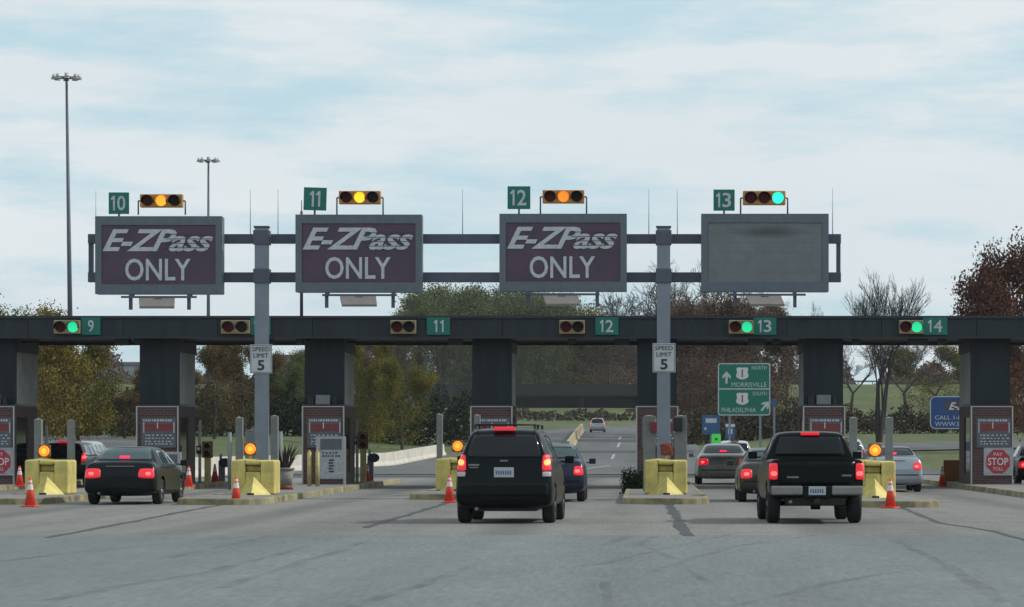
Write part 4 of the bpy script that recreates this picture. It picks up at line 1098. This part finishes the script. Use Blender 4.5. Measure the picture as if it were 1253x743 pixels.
V('suv','white_suv','white SUV seen just right of the pickup cab','SUV',1035,30.5,4.4,1.78,1.66,'paint_white',glass='glass2',belt=1.05,hood=1.05,lit=False,wr=.34,detail=False)
V('suv','dark_minivan','dark minivan behind the far left beacon and yellow block','minivan',75,36.0,4.5,1.72,1.53,'paint_black',glass='glass',belt=.95,hood=.98,wr=.33,detail=False)
V('suv','silver_minivan','silver minivan just beyond the dark minivan at left','minivan',92,32.5,4.6,1.74,1.56,'paint_silver',glass='glass2',belt=1.0,hood=1.0,lit=False,wr=.33,detail=False)
V('suv','white_minivan','white roofed minivan in front of the silver grey sedan','minivan',899,27,4.6,1.75,1.60,'paint_white',glass='glass',belt=1.0,hood=1.0,lit=False,wr=.33,detail=False)
V('suv','distant_suv','small light grey SUV driving away on the far road','SUV',731,10.3,4.6,1.85,1.72,'paint_silver',glass='glass',belt=1.0,hood=1.05,wr=.35,detail=False).location.z=hgt(-5.5,F/10.3)+.03
V('sedan','black_sedan','black sedan cut off by the right picture edge','car',1277,36.5,4.6,1.78,1.46,'paint_black',glass='glass2',deck=1.02,belt=.92,hood=.95,wr=.32)
bpy.context.view_layer.update()

# ------------------------------------------------------------------ signs beyond the booths
def signbase(px0,px1,py0,py1,s,name,label,cat,face,posts,border=True,rad=.12,bm_='letter'):
    x0=(px0-VX)/s; x1=(px1-VX)/s; cx=(x0+x1)/2; w=(x1-x0)/2; Y=F/s; g=hgt(cx,Y); z0=H+(VY-py1)/s-g; z1=H+(VY-py0)/s-g
    t=thing(name,label,cat,(cx,Y,g-.05)); z0+=.05; z1+=.05
    for p in posts:
        b=MB(); b.box(p*w-.06,p*w+.06,.03,.13,0,z1-.1); b.build('post','steel',t)
    def rr(e,r):
        pts=[]
        for qx,qz,a0 in ((w-e-r,z0+e+r,-90),(w-e-r,z1-e-r,0),(-w+e+r,z1-e-r,90),(-w+e+r,z0+e+r,180)):
            for k in range(5): a=math.radians(a0+22.5*k); pts.append((qx+r*math.cos(a),qz+r*math.sin(a)))
        return pts
    b=MB(); b.prism(rr(0,rad),-.02,.028); b.build('border_panel',bm_ if border else face,t)
    if border: b=MB(); b.prism(rr(.055,rad*.8),-.026,-.0205); b.build('face',face,t)
    return t,w,z0,z1
s=22.5
t,w,z0,z1=signbase(878.5,942.5,444.5,508.5,s,'highway_guide_sign','green highway sign with two US 1 shields and two arrows','road sign','hgreen',(-.55,.62))
q=1/s; cx=910.5
def L_(text,x0,x1,y0,y1,**k):
    txt(t,'lettering',text,((x0+x1)/2-cx)*q,z1-((y0+y1)/2-444.5)*q,(x1-x0)*q,(y1-y0)*q,-.0265,k.pop('m','letter'),**k)
b=MB(); b.box(-w+.06,w-.06,-.032,-.0265,z1-32.3*q,z1-30.9*q); b.build('divider','letter',t)
for yy in (457,488):
    X=908.3; P0=[(-7,-3),(-7.6,-5.5),(-6,-8),(-4.5,-7.2),(-2.4,-7.8),(0,-7),(2.4,-7.8),(4.5,-7.2),(6,-8),(7.6,-5.5),(7,-3),(6.6,-1),(8,2),(7.5,5),(4,7),(0,8),(-4,7),(-7.5,5),(-8,2),(-6.6,-1)]
    b=MB(); b.prism([((X-cx+u*.95)*q, z1-(yy-444.5+v_*.95)*q) for u,v_ in P0][::-1],-.032,-.0265); sh=b.build('route_shield','white',t)
    txt(sh,'lettering','1',(X-cx)*q,z1-(yy-444.5)*q,1.7*q,9.5*q,-.0325,'stopred')
L_('NORTH',920,938,448,452.5); L_('MORRISVILLE',895,938,468,473.5); L_('SOUTH',921,938,479.5,484); L_('PHILADELPHIA',883,925,499,504.5)
def arrow(cx_,cy_,ang,l):
    P0=[(-.9,-5),(.9,-5),(.9,1),(3.4,-1.2),(3.4,1.2),(0,5),(-3.4,1.2),(-3.4,-1.2),(-.9,1)]
    c,s_=math.cos(ang),math.sin(ang); b=MB()
    b.prism([((cx_-cx+(u*c+v_*s_)*l)*q, z1-(cy_-444.5)*q+(-u*s_+v_*c)*l*q) for u,v_ in P0],-.032,-.0265); b.build('arrow','letter',t)
arrow(889,462,0,1.5); arrow(936,497,math.radians(38),1.45)
s=19.5; q=1/s
t,w,z0,z1=signbase(1138,1190,485,525,s,'blue_toll_pass_sign','blue sign with toll pass logo half hidden behind the right booth column','road sign','blue',(.45,),rad=.35)
cx=1164
txt(t,'logo','E-Z',(1172-cx)*q,z1-12*q,22*q,9*q,-.0265,'white',shear=.4,bold=.02)
b=MB(); n=20; b.prism([((1169-cx)*q+.8*math.cos(2*PI*i/n),z1-12*q+.36*math.sin(2*PI*i/n)) for i in range(n)],-.0263,-.0262); b.build('logo_ground','purple',t)
txt(t,'lettering','CALL 1-888',(1164-cx)*q,z1-26*q,40*q,5*q,-.0265,'letter'); txt(t,'lettering','WWW.EZ',(1162-cx)*q,z1-34*q,36*q,5.5*q,-.0265,'letter')
s=20.5; q=1/s
t,w,z0,z1=signbase(859,881,508,532,s,'blue_service_sign','small blue service sign left below the green highway sign','road sign','lightblue',(0,),border=False,rad=.1)
b=MB(); b.box(-w*.6,w*.62,-.026,-.021,z1-9.5*q,z1-4*q); b.box(-w*.75,-w*.5,-.026,-.021,z1-18*q,z1-15*q); b.build('sign_marks','letter',t)
t,w,z0,z1=signbase(887.5,899.5,518,537,s,'blue_route_marker','small blue and white marker below the green highway sign','road sign','lightblue',(0,),border=False,rad=.08)
b=MB(); b.box(-w*.95,w*.95,-.026,-.021,z1-4.5*q,z1-1*q); b.box(-w*.45,-w*.15,-.026,-.021,z1-13*q,z1-6.5*q); b.box(w*.15,w*.45,-.026,-.021,z1-13*q,z1-6.5*q); b.build('sign_marks','white',t)
s=23; q=1/s
t,w,z0,z1=signbase(871,882,531,546,s,'lime_marker','bright lime green marker panel above the silver grey sedan','marker','lime',(0,),border=False,rad=.05)
b=MB(); b.box(-w*.3,w*.3,-.026,-.021,z1-8*q,z1-5*q); b.build('sign_marks','hgreen',t)
s=21; t,w,z0,z1=signbase(944,951,488,497,s,'round_blue_marker','tiny blue round marker sign left of the pickup booth','marker','lightblue',(0,),border=False,rad=.15)
s=18; x,Y,_=at(1154,560,s); g=hgt(x,Y); 

# walls and barriers
def wall(name,label,cat,m,pts,h,w,grp=None):
    b=MB()
    for a,c in zip(pts[:-1],pts[1:]):
        a=Vector(a); c=Vector(c); n=max(1,int((c-a).length/6)); 
        for k in range(n):
            p=a+(c-a)*k/n; r_=a+(c-a)*(k+1)/n; d=(r_-p).normalized(); nn=Vector((-d.y,d.x))
            prof=[(-w,0),(-w,.08),(-w*.55,.3),(-w*.35,h),(w*.35,h),(w*.55,.3),(w,.08),(w,0)]
            vs=[]
            for o in (p,r_-d*.02):
                z=hgt(o.x,o.y)
                for u,v_ in prof: vs.append((o.x+nn.x*u,o.y+nn.y*u,z+v_))
            K=len(prof); b.add(vs,[(i,i+1,K+i+1,K+i) for i in range(K-1)]+[tuple(range(K-1,-1,-1)),tuple(range(K,2*K))])
    return tag(b.build(name,m),label,cat,grp)
wall('concrete_barrier','long pale concrete barrier wall along the left edge of the road beyond the booths','barrier','barrier',[(-19.6,132),(-19.2,150),(-17.2,200),(-15.4,250)],.86,.3)
wall('median_barrier','yellowish median barrier starting beyond the navy sedan','barrier','barrier2',[(-6.0,258),(-6.9,330),(-7.6,400)],.95,.32)

# overpass
YO=622
t=thing('road_overpass','dark road bridge crossing low behind the canopy at centre','bridge',(0,YO,0))
sO=F/YO
def oz(py): return H+(VY-py)/sO
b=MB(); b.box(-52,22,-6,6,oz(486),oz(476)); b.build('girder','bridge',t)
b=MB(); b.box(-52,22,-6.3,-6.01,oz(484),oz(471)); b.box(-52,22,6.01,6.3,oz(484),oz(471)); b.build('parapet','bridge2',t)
b=MB()
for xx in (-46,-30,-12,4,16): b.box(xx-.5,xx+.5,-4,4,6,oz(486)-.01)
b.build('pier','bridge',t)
b=MB(); b.box(-54,24,3.5,4.2,7,oz(486)-.01); b.build('opening_shade','bridge',t)  # dark sheet behind the piers: shade under the bridge put into colour
t=thing('guardrail','steel guardrail along the top of the grass embankment','guardrail',(0,YO-6,0))
for x0,x1 in ((-400,-53),(23,400)):
    b=MB()
    b.box(x0,x1,0,.1,12.6+.45,12.6+.75); b.build('rail','rail',t)
    b=MB(); x=x0
    while x<x1: b.box(x,x+.15,.12,.25,12.4,13.3); x+=4
    b.build('posts','rail',t)
# pale low building far left
s=5.6; Y=F/s
for px0,px1,py0,py1,l in ((120,190,447,470,'long pale building far behind the yellow tree at left'),(322,372,438,470,'pale building far behind, right of the left gantry post')):
    x0,x1=(px0-VX)/s,(px1-VX)/s; t=thing('pale_building',l,'building',((x0+x1)/2,Y,6)); w=(x1-x0)/2; h=H+(VY-py0)/s-6
    b=MB(); b.box(-w,w,0,12,0,h); b.build('wall','pale',t)
    b=MB(); b.box(-w-.5,w+.5,-.5,12.5,h+.01,h+.7); b.build('roof','boxgrey',t)
    b=MB()
    for k in range(int(w)): b.box(-w+1.2+k*2,-w+2.2+k*2,-.06,-.005,h-5,h-3.8)
    b.build('window_row','glass2',t)

# high mast lights
def mast(px,pyb,pyt,s,label,lean):
    x=(px-VX)/s; Y=F/s; g=hgt(x,Y); zt_=H+(VY-pyt)/s-g
    t=thing('high_mast_light',label,'light mast',(x,Y,g-.1),0,'high mast lights beyond the plaza'); 
    b=MB(); b.tube((0,0,0),(lean,0,zt_),.26,.10,n=12); b.build('pole','beam',t)
    b=MB(); n=20; R=.8
    for k in range(n):
        a0=2*PI*k/n; a1=2*PI*(k+1)/n; b.tube((lean+R*math.cos(a0),R*math.sin(a0),zt_-.05),(lean+R*math.cos(a1),R*math.sin(a1),zt_-.05),.05,n=6)
    for k in range(4):
        a=PI/4+k*PI/2; b.tube((lean,0,zt_-.05),(lean+R*math.cos(a),R*math.sin(a),zt_-.05),.04,n=6)
    b.tube((lean,0,zt_-.3),(lean,0,zt_+.35),.16,n=10); b.build('lamp_ring','beam',t)
    for k in range(8):
        a=2*PI*k/8+.2; cx_,cy_=lean+1.02*math.cos(a),1.02*math.sin(a)
        b=MB(); b.tube((cx_,cy_,zt_-.12),(cx_,cy_,zt_+.22),.24,.12,n=12); b.tube((cx_,cy_,zt_-.2),(cx_,cy_,zt_-.12),.26,.24,n=12); b.build('lamp_head','trimwhite',t)
mast(88,386,93,14.7,'tall light mast at the far left of the sky',-.45)
mast(255,386,195,11.2,'shorter looking light mast behind the lane 10 sign',0)
for k,(px,s,h) in enumerate(((145.5,9,60),(247,0,0))):
    pass

# ------------------------------------------------------------------ trees
def grow(seed,h,levels,trunk,stems=1,spread=.5,kids=(2,4),decay=.72,up=.25,r0=None,wob=.12):
    rnd=random.Random(seed); segs=[]; tips=[]
    def br(p,d,l,r,lv):
        n=3 if lv>1 else 2
        for k in range(n):
            d=(d+Vector((rnd.gauss(0,wob),rnd.gauss(0,wob),rnd.gauss(0,wob)+up*.12))).normalized()
            q=p+d*l/n; r2=r*(.86 if k<n-1 else .75); segs.append((p,q,r,r2,lv)); p=q; r=r2
            if lv<levels and k<n-1 and lv>0 and rnd.random()<.75: 
                nd=(d+Vector((rnd.gauss(0,spread),rnd.gauss(0,spread),rnd.gauss(.1,spread*.5)))).normalized(); br(p,nd,l*decay*rnd.uniform(.7,1),r*.6,lv+1)
        if lv>=levels-1: tips.append((p.x,p.y,p.z))
        if lv<levels:
            for _ in range(rnd.randint(*kids)):
                nd=(d+Vector((rnd.gauss(0,spread),rnd.gauss(0,spread),rnd.gauss(up*.3,spread*.4)))).normalized(); br(p,nd,l*decay*rnd.uniform(.75,1.1),r*.68,lv+1)
    R=r0 or h*.02
    for s in range(stems):
        d=Vector((rnd.gauss(0,.22 if stems>1 else .03),rnd.gauss(0,.2 if stems>1 else .03),1)).normalized()
        br(Vector((rnd.uniform(-.3,.3)*(stems>1),rnd.uniform(-.3,.3)*(stems>1),0)),d,h*trunk,R,0)
    return segs,tips
def tree_mesh(seed,h,width,levels,trunk,leaves,leaf,mats,skirt=.5,**kw):
    segs,tips=grow(seed,h,levels,trunk,**kw)
    T=np.array(tips); zmax=T[:,2].max(); wx=np.percentile(np.abs(T[:,:2]),97)
    kz=h/(zmax+.3); kx=(width/2)/wx
    def sc(p): return (p.x*kx,p.y*kx,p.z*kz)
    b=MB()
    for p,q,r,r2,lv in segs:
        b.tube(sc(p),sc(q),max(r,.018),max(r2,.012),n=7 if lv<2 else (4 if lv<4 else 3),cap=False)
    me=bpy.data.meshes.new('trunk'); me.from_pydata(b.v,[],b.f); me.polygons.foreach_set('use_smooth',[True]*len(b.f)); me.materials.append(M[mats[0]]); me.update()
    cme=None
    if leaves:
        rs=np.random.RandomState(seed); T=T*np.array([kx,kx,kz])
        low=np.array([[p.x*(1-u)+q.x*u,p.y*(1-u)+q.y*u,p.z*(1-u)+q.z*u] for p,q,r,r2,lv in segs if lv>=1 for u in (.3,.9)])*np.array([kx,kx,kz])
        # skirts of foliage on the lower limbs so the crown reaches down towards the ground
        m_=int(len(T)*skirt); th=rs.rand(m_)*2*PI; rr=np.sqrt(rs.rand(m_))*width*.46; zz=h*(.10+.45*rs.rand(m_)); rr*=np.clip(.55+zz/h,0,1)
        ex=np.stack([np.cos(th)*rr,np.sin(th)*rr,zz],1)
        T=np.concatenate([T,low[rs.randint(0,len(low),int(len(T)*.5))],ex]); idx=rs.randint(0,len(T),leaves)
        cl=rs.rand(len(T))<.16; idx=idx[~cl[idx]]; n=len(idx)
        sig=width*.045
        c=T[idx]+rs.normal(0,sig,(n,3))*np.array([1,1,.75])
        c[:,2]=np.maximum(c[:,2],.3)
        a=rs.normal(size=(n,3)); a/=np.linalg.norm(a,axis=1)[:,None]; e=rs.normal(size=(n,3)); e-=a*(a*e).sum(1)[:,None]; e/=np.linalg.norm(e,axis=1)[:,None]
        f_=np.cross(a,e); sz=(leaf*rs.uniform(.5,1.25,n))[:,None]
        vs=np.stack([c-e*sz*.5,c+f_*sz*.32,c+e*sz*.5,c-f_*sz*.32],1).reshape(-1,3)
        cme=fast_mesh('crown',vs,n); cme.materials.append(M[mats[1]])
    return me,cme
def fast_mesh(name,vs,n):
    me=bpy.data.meshes.new(name); me.vertices.add(4*n); me.vertices.foreach_set('co',vs.astype(np.float32).ravel())
    me.loops.add(4*n); me.loops.foreach_set('vertex_index',np.arange(4*n,dtype=np.int32))
    me.polygons.add(n); me.polygons.foreach_set('loop_start',np.arange(0,4*n,4,dtype=np.int32))
    me.update(calc_edges=True); me.validate(); return me
def tree(px,s,pyt,wpx,proto,label,grp,mats=None,rz=0,hid=False,flip=1):
    tm,cm,ph,pw=PROTO[proto]
    x=(px-VX)/s; Y=F/s; g=hgt(x,Y)-.15; hh=H+(VY-pyt)/s-g; ww=wpx/s
    t=thing('tree',label,'tree',(x,Y,g),rz,grp)
    for nm,me,mi in (('trunk',tm,0),('crown',cm,1)):
        if me is None: continue
        if mats and mats[mi] != PM[proto][mi]:
            key=(me.name,mats[mi])
            if key not in CACHE: c=me.copy(); c.materials[0]=M[mats[mi]]; CACHE[key]=c
            me=CACHE[key]
        o=link(nm,me,t); o.scale=(ww/pw*flip,ww/pw,hh/ph)
    return t
PROTO={}; PM={}; CACHE={}
def proto(k,h,w,**kw): 
    a,c=tree_mesh(h=h,width=w,**kw); PROTO[k]=(a,c,h,w); PM[k]=kw['mats']
proto('round',12,11,seed=11,levels=4,trunk=.13,leaves=60000,leaf=.215,skirt=.7,mats=('bark','leaf_yg'),kids=(3,4),spread=.6)
proto('round2',13,11,seed=23,levels=4,trunk=.13,leaves=60000,leaf=.225,skirt=.7,mats=('bark','leaf_gr'),kids=(3,4),spread=.55)
proto('sparse',12,9,seed=31,levels=5,trunk=.13,leaves=38000,leaf=.18,skirt=.35,mats=('bark','leaf_br'),kids=(2,3),spread=.5)
proto('bare',16,13,seed=47,levels=6,trunk=.20,leaves=0,leaf=.3,mats=('bark','leaf_br'),kids=(2,3),spread=.45)
proto('bareA',15,10,seed=58,levels=5,trunk=.26,stems=6,leaves=0,leaf=.3,mats=('bark2','leaf_br'),kids=(2,3),spread=.30,r0=.20,wob=.07)
proto('maroon',14,13,seed=66,levels=4,trunk=.16,leaves=46000,leaf=.27,skirt=.35,mats=('bark2','leaf_mr'),kids=(2,4),spread=.55)
G1='autumn trees at left behind the booths'; G2='green trees behind the canopy at centre'; G3='russet and bare trees right of centre'
tree(40,17.0,361,165,'round','golden green tree showing above the canopy at far left',G1,('bark','leaf_gold'))
tree(96,16.4,392,118,'round','broad yellow green tree between the two left booth columns',G1,None,1.3)
tree(20,15,400,140,'round','yellow green tree behind the leftmost stop sign booth',G1,None,2.6)
tree(152,14.5,474,80,'sparse','low brownish tree left of the second booth column',G1)
tree(262,14.6,400,84,'sparse','brown green tree right of the booth behind the green sedan',G1,('bark','leaf_br'))
tree(300,13.8,410,80,'sparse','brown green tree left of the left gantry post',G1,None,2)
tree(352,13.5,436,62,'round','small olive tree right of the left gantry post',G1,('bark','leaf_gr'),.7)
tree(448,14.8,408,78,'round','yellow green tree right of the notice board booth',G1,None,4)
tree(492,14.4,440,80,'sparse','olive brown tree left of the centre booth column',G1,('bark','leaf_yg'),1)
tree(512,12.5,384,90,'bare','bare grey brown tree left of the centre booth column',G1,None,.4)
tree(552,12.2,386,84,'bare','bare tree touching the centre booth column',G1,None,2.1)
tree(470,11.6,396,90,'sparse','russet leaved tree behind the yellow green one left of centre',G1,('bark','leaf_rd'),3)
tree(540,6.05,340,120,'round2','tall olive tree whose top shows under the lane 11 sign',G2)
tree(600,5.95,338,130,'round2','tall olive tree left behind the lane 12 sign',G2,None,2)
tree(655,6.0,346,110,'round2','tall olive tree centred behind the lane 12 sign',G2,None,3.5)
tree(700,5.9,366,110,'round2','olive tree right behind the lane 12 sign',G2,('bark','leaf_yg'),1)
tree(575,5.8,356,120,'round2','olive tree farther back beyond the centre column',G2,None,5)
tree(500,8.9,362,90,'sparse','thin brownish tree under the right edge of lane 11 sign',G2,('bark','leaf_gr'),1)
tree(740,6.0,392,100,'sparse','brownish tree between centre and right gantry post',G3,('bark','leaf_rd'))
tree(745,5.85,408,110,'round2','brown olive tree low between centre column and right post beyond the bridge',G3,('bark','leaf_rd'),2)
tree(670,5.8,395,130,'round2','low olive tree beyond the bridge right of the centre column',G2,None,4)
tree(800,10.5,312,190,'bare','tall bare tree spreading behind the right gantry post',G3,None,.2)
tree(852,12,300,170,'bare','tall bare tree left behind the blank grey sign',G3,None,1.9)
tree(845,12.4,350,110,'sparse','russet tree just right of the right gantry post',G3,('bark','leaf_rd'),1)
tree(890,12.6,345,110,'sparse','russet tree behind the green highway sign',G3,('bark','leaf_rd'),2.2)
tree(935,12.2,352,110,'sparse','russet tree right behind the green highway sign',G3,('bark','leaf_rd'),4)
tree(868,11.4,372,120,'round','golden brown tree left behind the green highway sign',G3,('bark','leaf_rd'),3)
tree(960,11.6,358,90,'bare','bare tree left of the pickup booth column',G3,None,3)
tree(920,10.8,364,110,'round2','russet tree farther back beyond the highway sign',G3,('bark','leaf_rd'),5)
tree(1005,12,362,70,'bare','short bare tree right below the blank grey sign',G3,None,5)
tree(1074,15,320,100,'bareA','bare many stemmed tree standing right of the pickup booth',G3)
tree(1110,9.5,392,120,'bare','bare tree far behind on the embankment at right',G3,None,1)
tree(1040,9.2,398,110,'bare','bare tree far behind the many stemmed one',G3,None,4)
tree(1150,9.4,412,110,'sparse','golden brown tree far back left of the right stop sign booth',G3,('bark','leaf_yg'),2)
tree(1225,8.9,430,100,'sparse','brown tree far back behind the right stop sign booth',G3,None,2)
tree(1275,18.2,280,168,'maroon','large maroon leaved tree rising above the canopy at far right',G3)
tree(1222,17,372,84,'maroon','smaller maroon leaved tree behind the right booth column',G3,None,2)
tree(205,15,436,70,'sparse','brown tree hidden mostly by second booth column',G1,None,2)
tree(385,12.8,420,80,'round2','olive tree behind the notice board booth column',G1,None,2)

# thickets (nobody could count the bushes)
def thicket(name,label,cat,quads,m,n,leaf,seed,kind='stuff'):
    rs=np.random.RandomState(seed); V_=[]
    for (x0,y0,x1,y1,depth,h) in quads:
        k=int(n*math.dist((x0,y0),(x1,y1))*h/60); t_=rs.rand(k); dpt=rs.rand(k)*depth; u=rs.rand(k)**.8
        hh=h*(.72+.28*np.sin(t_*37+x0)*np.sin(t_*13.7+1)+.12*np.sin(t_*91))
        X=x0+(x1-x0)*t_+rs.normal(0,.3 if leaf>.2 else .04,k); Y_=y0+(y1-y0)*t_+dpt
        Z=np.array([hgt(a,b_) for a,b_ in zip(X,Y_)])+u*hh*(1-.25*np.abs(dpt/depth-.5))
        V_.append(np.stack([X,Y_,Z],1))
    c=np.concatenate(V_); n_=len(c)
    a=rs.normal(size=(n_,3)); a/=np.linalg.norm(a,axis=1)[:,None]; e=rs.normal(size=(n_,3)); e-=a*(a*e).sum(1)[:,None]; e/=np.linalg.norm(e,axis=1)[:,None]
    f_=np.cross(a,e); sz=(leaf*rs.uniform(.5,1.3,n_))[:,None]
    vs=np.stack([c-e*sz*.5,c+f_*sz*.35,c+e*sz*.5,c-f_*sz*.35],1).reshape(-1,3)
    me=fast_mesh(name,vs,n_); me.materials.append(M[m]); o=link(name,me)
    if kind: tag(o,label,cat,kind=kind)
    else: tag(o,label,cat)
def XY(px,s): return ((px-VX)/s,F/s)
a=XY(-60,14.0); b_=XY(420,13.6); c_=XY(580,13.4)
thicket('undergrowth','dark green undergrowth below the left trees','undergrowth',[(a[0],a[1],b_[0],b_[1],7,6.0),(b_[0],b_[1],c_[0],c_[1],7,5.6)],'leaf_dk',6000,.38,3)
a=XY(835,13.4); b_=XY(1030,12.6); c_=XY(1300,12.2)
thicket('hedge','long dark brown hedge below the grass embankment at right','hedge',[(a[0],a[1],b_[0],b_[1],5,3.4),(b_[0],b_[1],c_[0],c_[1],5,2.9)],'leaf_hedge',7000,.32,5,None)
a=XY(560,7.3); b_=XY(830,7.2)
thicket('bank_scrub','low brown scrub on the bank before the overpass','scrub',[(a[0],a[1],b_[0],b_[1],8,2.2)],'leaf_hedge',2500,.5,12)
thicket('woodland','distant brown woodland along the horizon behind the overpass','woodland',[(-260,700,-60,700,25,15),(-60,705,-15,705,25,17),(-15,705,40,705,25,19),(40,700,190,700,25,15)],'leaf_rd',2200,.85,8)
x,Y=XY(773,42.5)
thicket('dark_bush','dark','bush',[(x-.25,Y,x+.35,Y,.6,.8)],'leaf_dk',480000,.06,9,None)
o=bpy.data.objects['dark_bush']; o['label']='small dark bush at left side of the island with the right gantry post'; 

# ------------------------------------------------------------------ world, sun, camera
SUN_AZ=math.radians(84)      # measured from +Y towards +X : sun to the right, slightly beyond
SUN_EL=math.radians(38)
w=bpy.data.worlds.new('World'); SC.world=w; w.use_nodes=True
nt=w.node_tree; L=nt.links; bg=nt.nodes['Background']
sky=nt.nodes.new('ShaderNodeTexSky'); sky.sky_type='NISHITA'; sky.sun_disc=False; sky.sun_elevation=SUN_EL; sky.sun_rotation=SUN_AZ
sky.air_density=1.0; sky.dust_density=1.5; sky.ozone_density=1.5
tc=nt.nodes.new('ShaderNodeTexCoord')
def cn(scale,sc,det,rough=.55,loc=(0,0,0)):
    mp=nt.nodes.new('ShaderNodeMapping'); mp.inputs['Scale'].default_value=sc; mp.inputs['Location'].default_value=loc
    mp.inputs['Rotation'].default_value=(0,math.radians(-8),0)
    L.new(tc.outputs['Generated'],mp.inputs['Vector'])
    n=nt.nodes.new('ShaderNodeTexNoise'); n.inputs['Scale'].default_value=scale; n.inputs['Detail'].default_value=det; n.inputs['Roughness'].default_value=rough
    L.new(mp.outputs['Vector'],n.inputs['Vector']); return n.outputs['Fac']
n1=cn(1.0,(9,9,44),9,.6,(.3,0,1.7)); n2=cn(1.0,(3,3,11),4,.5,(5,2,0))
r=nt.nodes.new('ShaderNodeValToRGB'); e=r.color_ramp.elements; e[0].position=.37; e[1].position=.54; e[0].color=(.0,.0,.0,1); e[1].color=(1,1,1,1)
L.new(n1,r.inputs['Fac'])
r2=nt.nodes.new('ShaderNodeValToRGB'); e=r2.color_ramp.elements; e[0].position=.3; e[1].position=.7; e[0].color=(6.6,7.5,8.0,1); e[1].color=(8.0,8.5,8.7,1)
L.new(n2,r2.inputs['Fac'])
mx=nt.nodes.new('ShaderNodeMix'); mx.data_type='RGBA'
bwn=nt.nodes.new('ShaderNodeRGBToBW'); L.new(r.outputs['Color'],bwn.inputs[0])
thin=nt.nodes.new('ShaderNodeMix'); thin.data_type='RGBA'; thin.inputs[0].default_value=.85; thin.inputs[7].default_value=(5.6,7.6,8.5,1)
L.new(sky.outputs['Color'],thin.inputs[6])
L.new(bwn.outputs[0],mx.inputs[0]); L.new(thin.outputs[2],mx.inputs[6]); L.new(r2.outputs['Color'],mx.inputs[7])
L.new(mx.outputs[2],bg.inputs['Color']); bg.inputs['Strength'].default_value=.1
sun=bpy.data.lights.new('sun','SUN'); sun.energy=2.8; sun.angle=math.radians(2); sun.color=(1,.95,.86)
so=bpy.data.objects.new('sun',sun); COL.objects.link(so)
d=Vector((math.sin(SUN_AZ)*math.cos(SUN_EL),math.cos(SUN_AZ)*math.cos(SUN_EL),math.sin(SUN_EL)))
so.rotation_euler=(-d).to_track_quat('-Z','Y').to_euler(); so.location=(30,60,60)
hz=MB(); hz.box(-901,901,-201,1501,-1.5,48)
ho=hz.build('haze',[]); tag(ho,kind='stuff'); hm=bpy.data.materials.new('pale_air'); hm.use_nodes=True; hn=hm.node_tree; hn.nodes.clear()
hout=hn.nodes.new('ShaderNodeOutputMaterial'); pv=hn.nodes.new('ShaderNodeVolumePrincipled'); pv.inputs['Density'].default_value=.00009; pv.inputs['Color'].default_value=(.80,.86,.92,1)
hn.links.new(pv.outputs[0],hout.inputs['Volume']); ho.data.materials.append(hm)
cam=bpy.data.cameras.new('camera'); co=bpy.data.objects.new('camera',cam); COL.objects.link(co)
co.location=(0,0,H); co.rotation_euler=(PI/2,0,0); cam.sensor_width=36; cam.lens=F/1253*36
cam.shift_x=-(VX-626.5)/1253; cam.shift_y=(VY-371.5)/1253; cam.clip_start=.5; cam.clip_end=9000
SC.camera=co
SC.view_settings.view_transform='Standard'; SC.view_settings.look='None'; SC.view_settings.gamma=1; SC.view_settings.exposure=0
SC.view_settings.use_curve_mapping=False
SC.cycles.max_bounces=6; SC.cycles.transparent_max_bounces=6
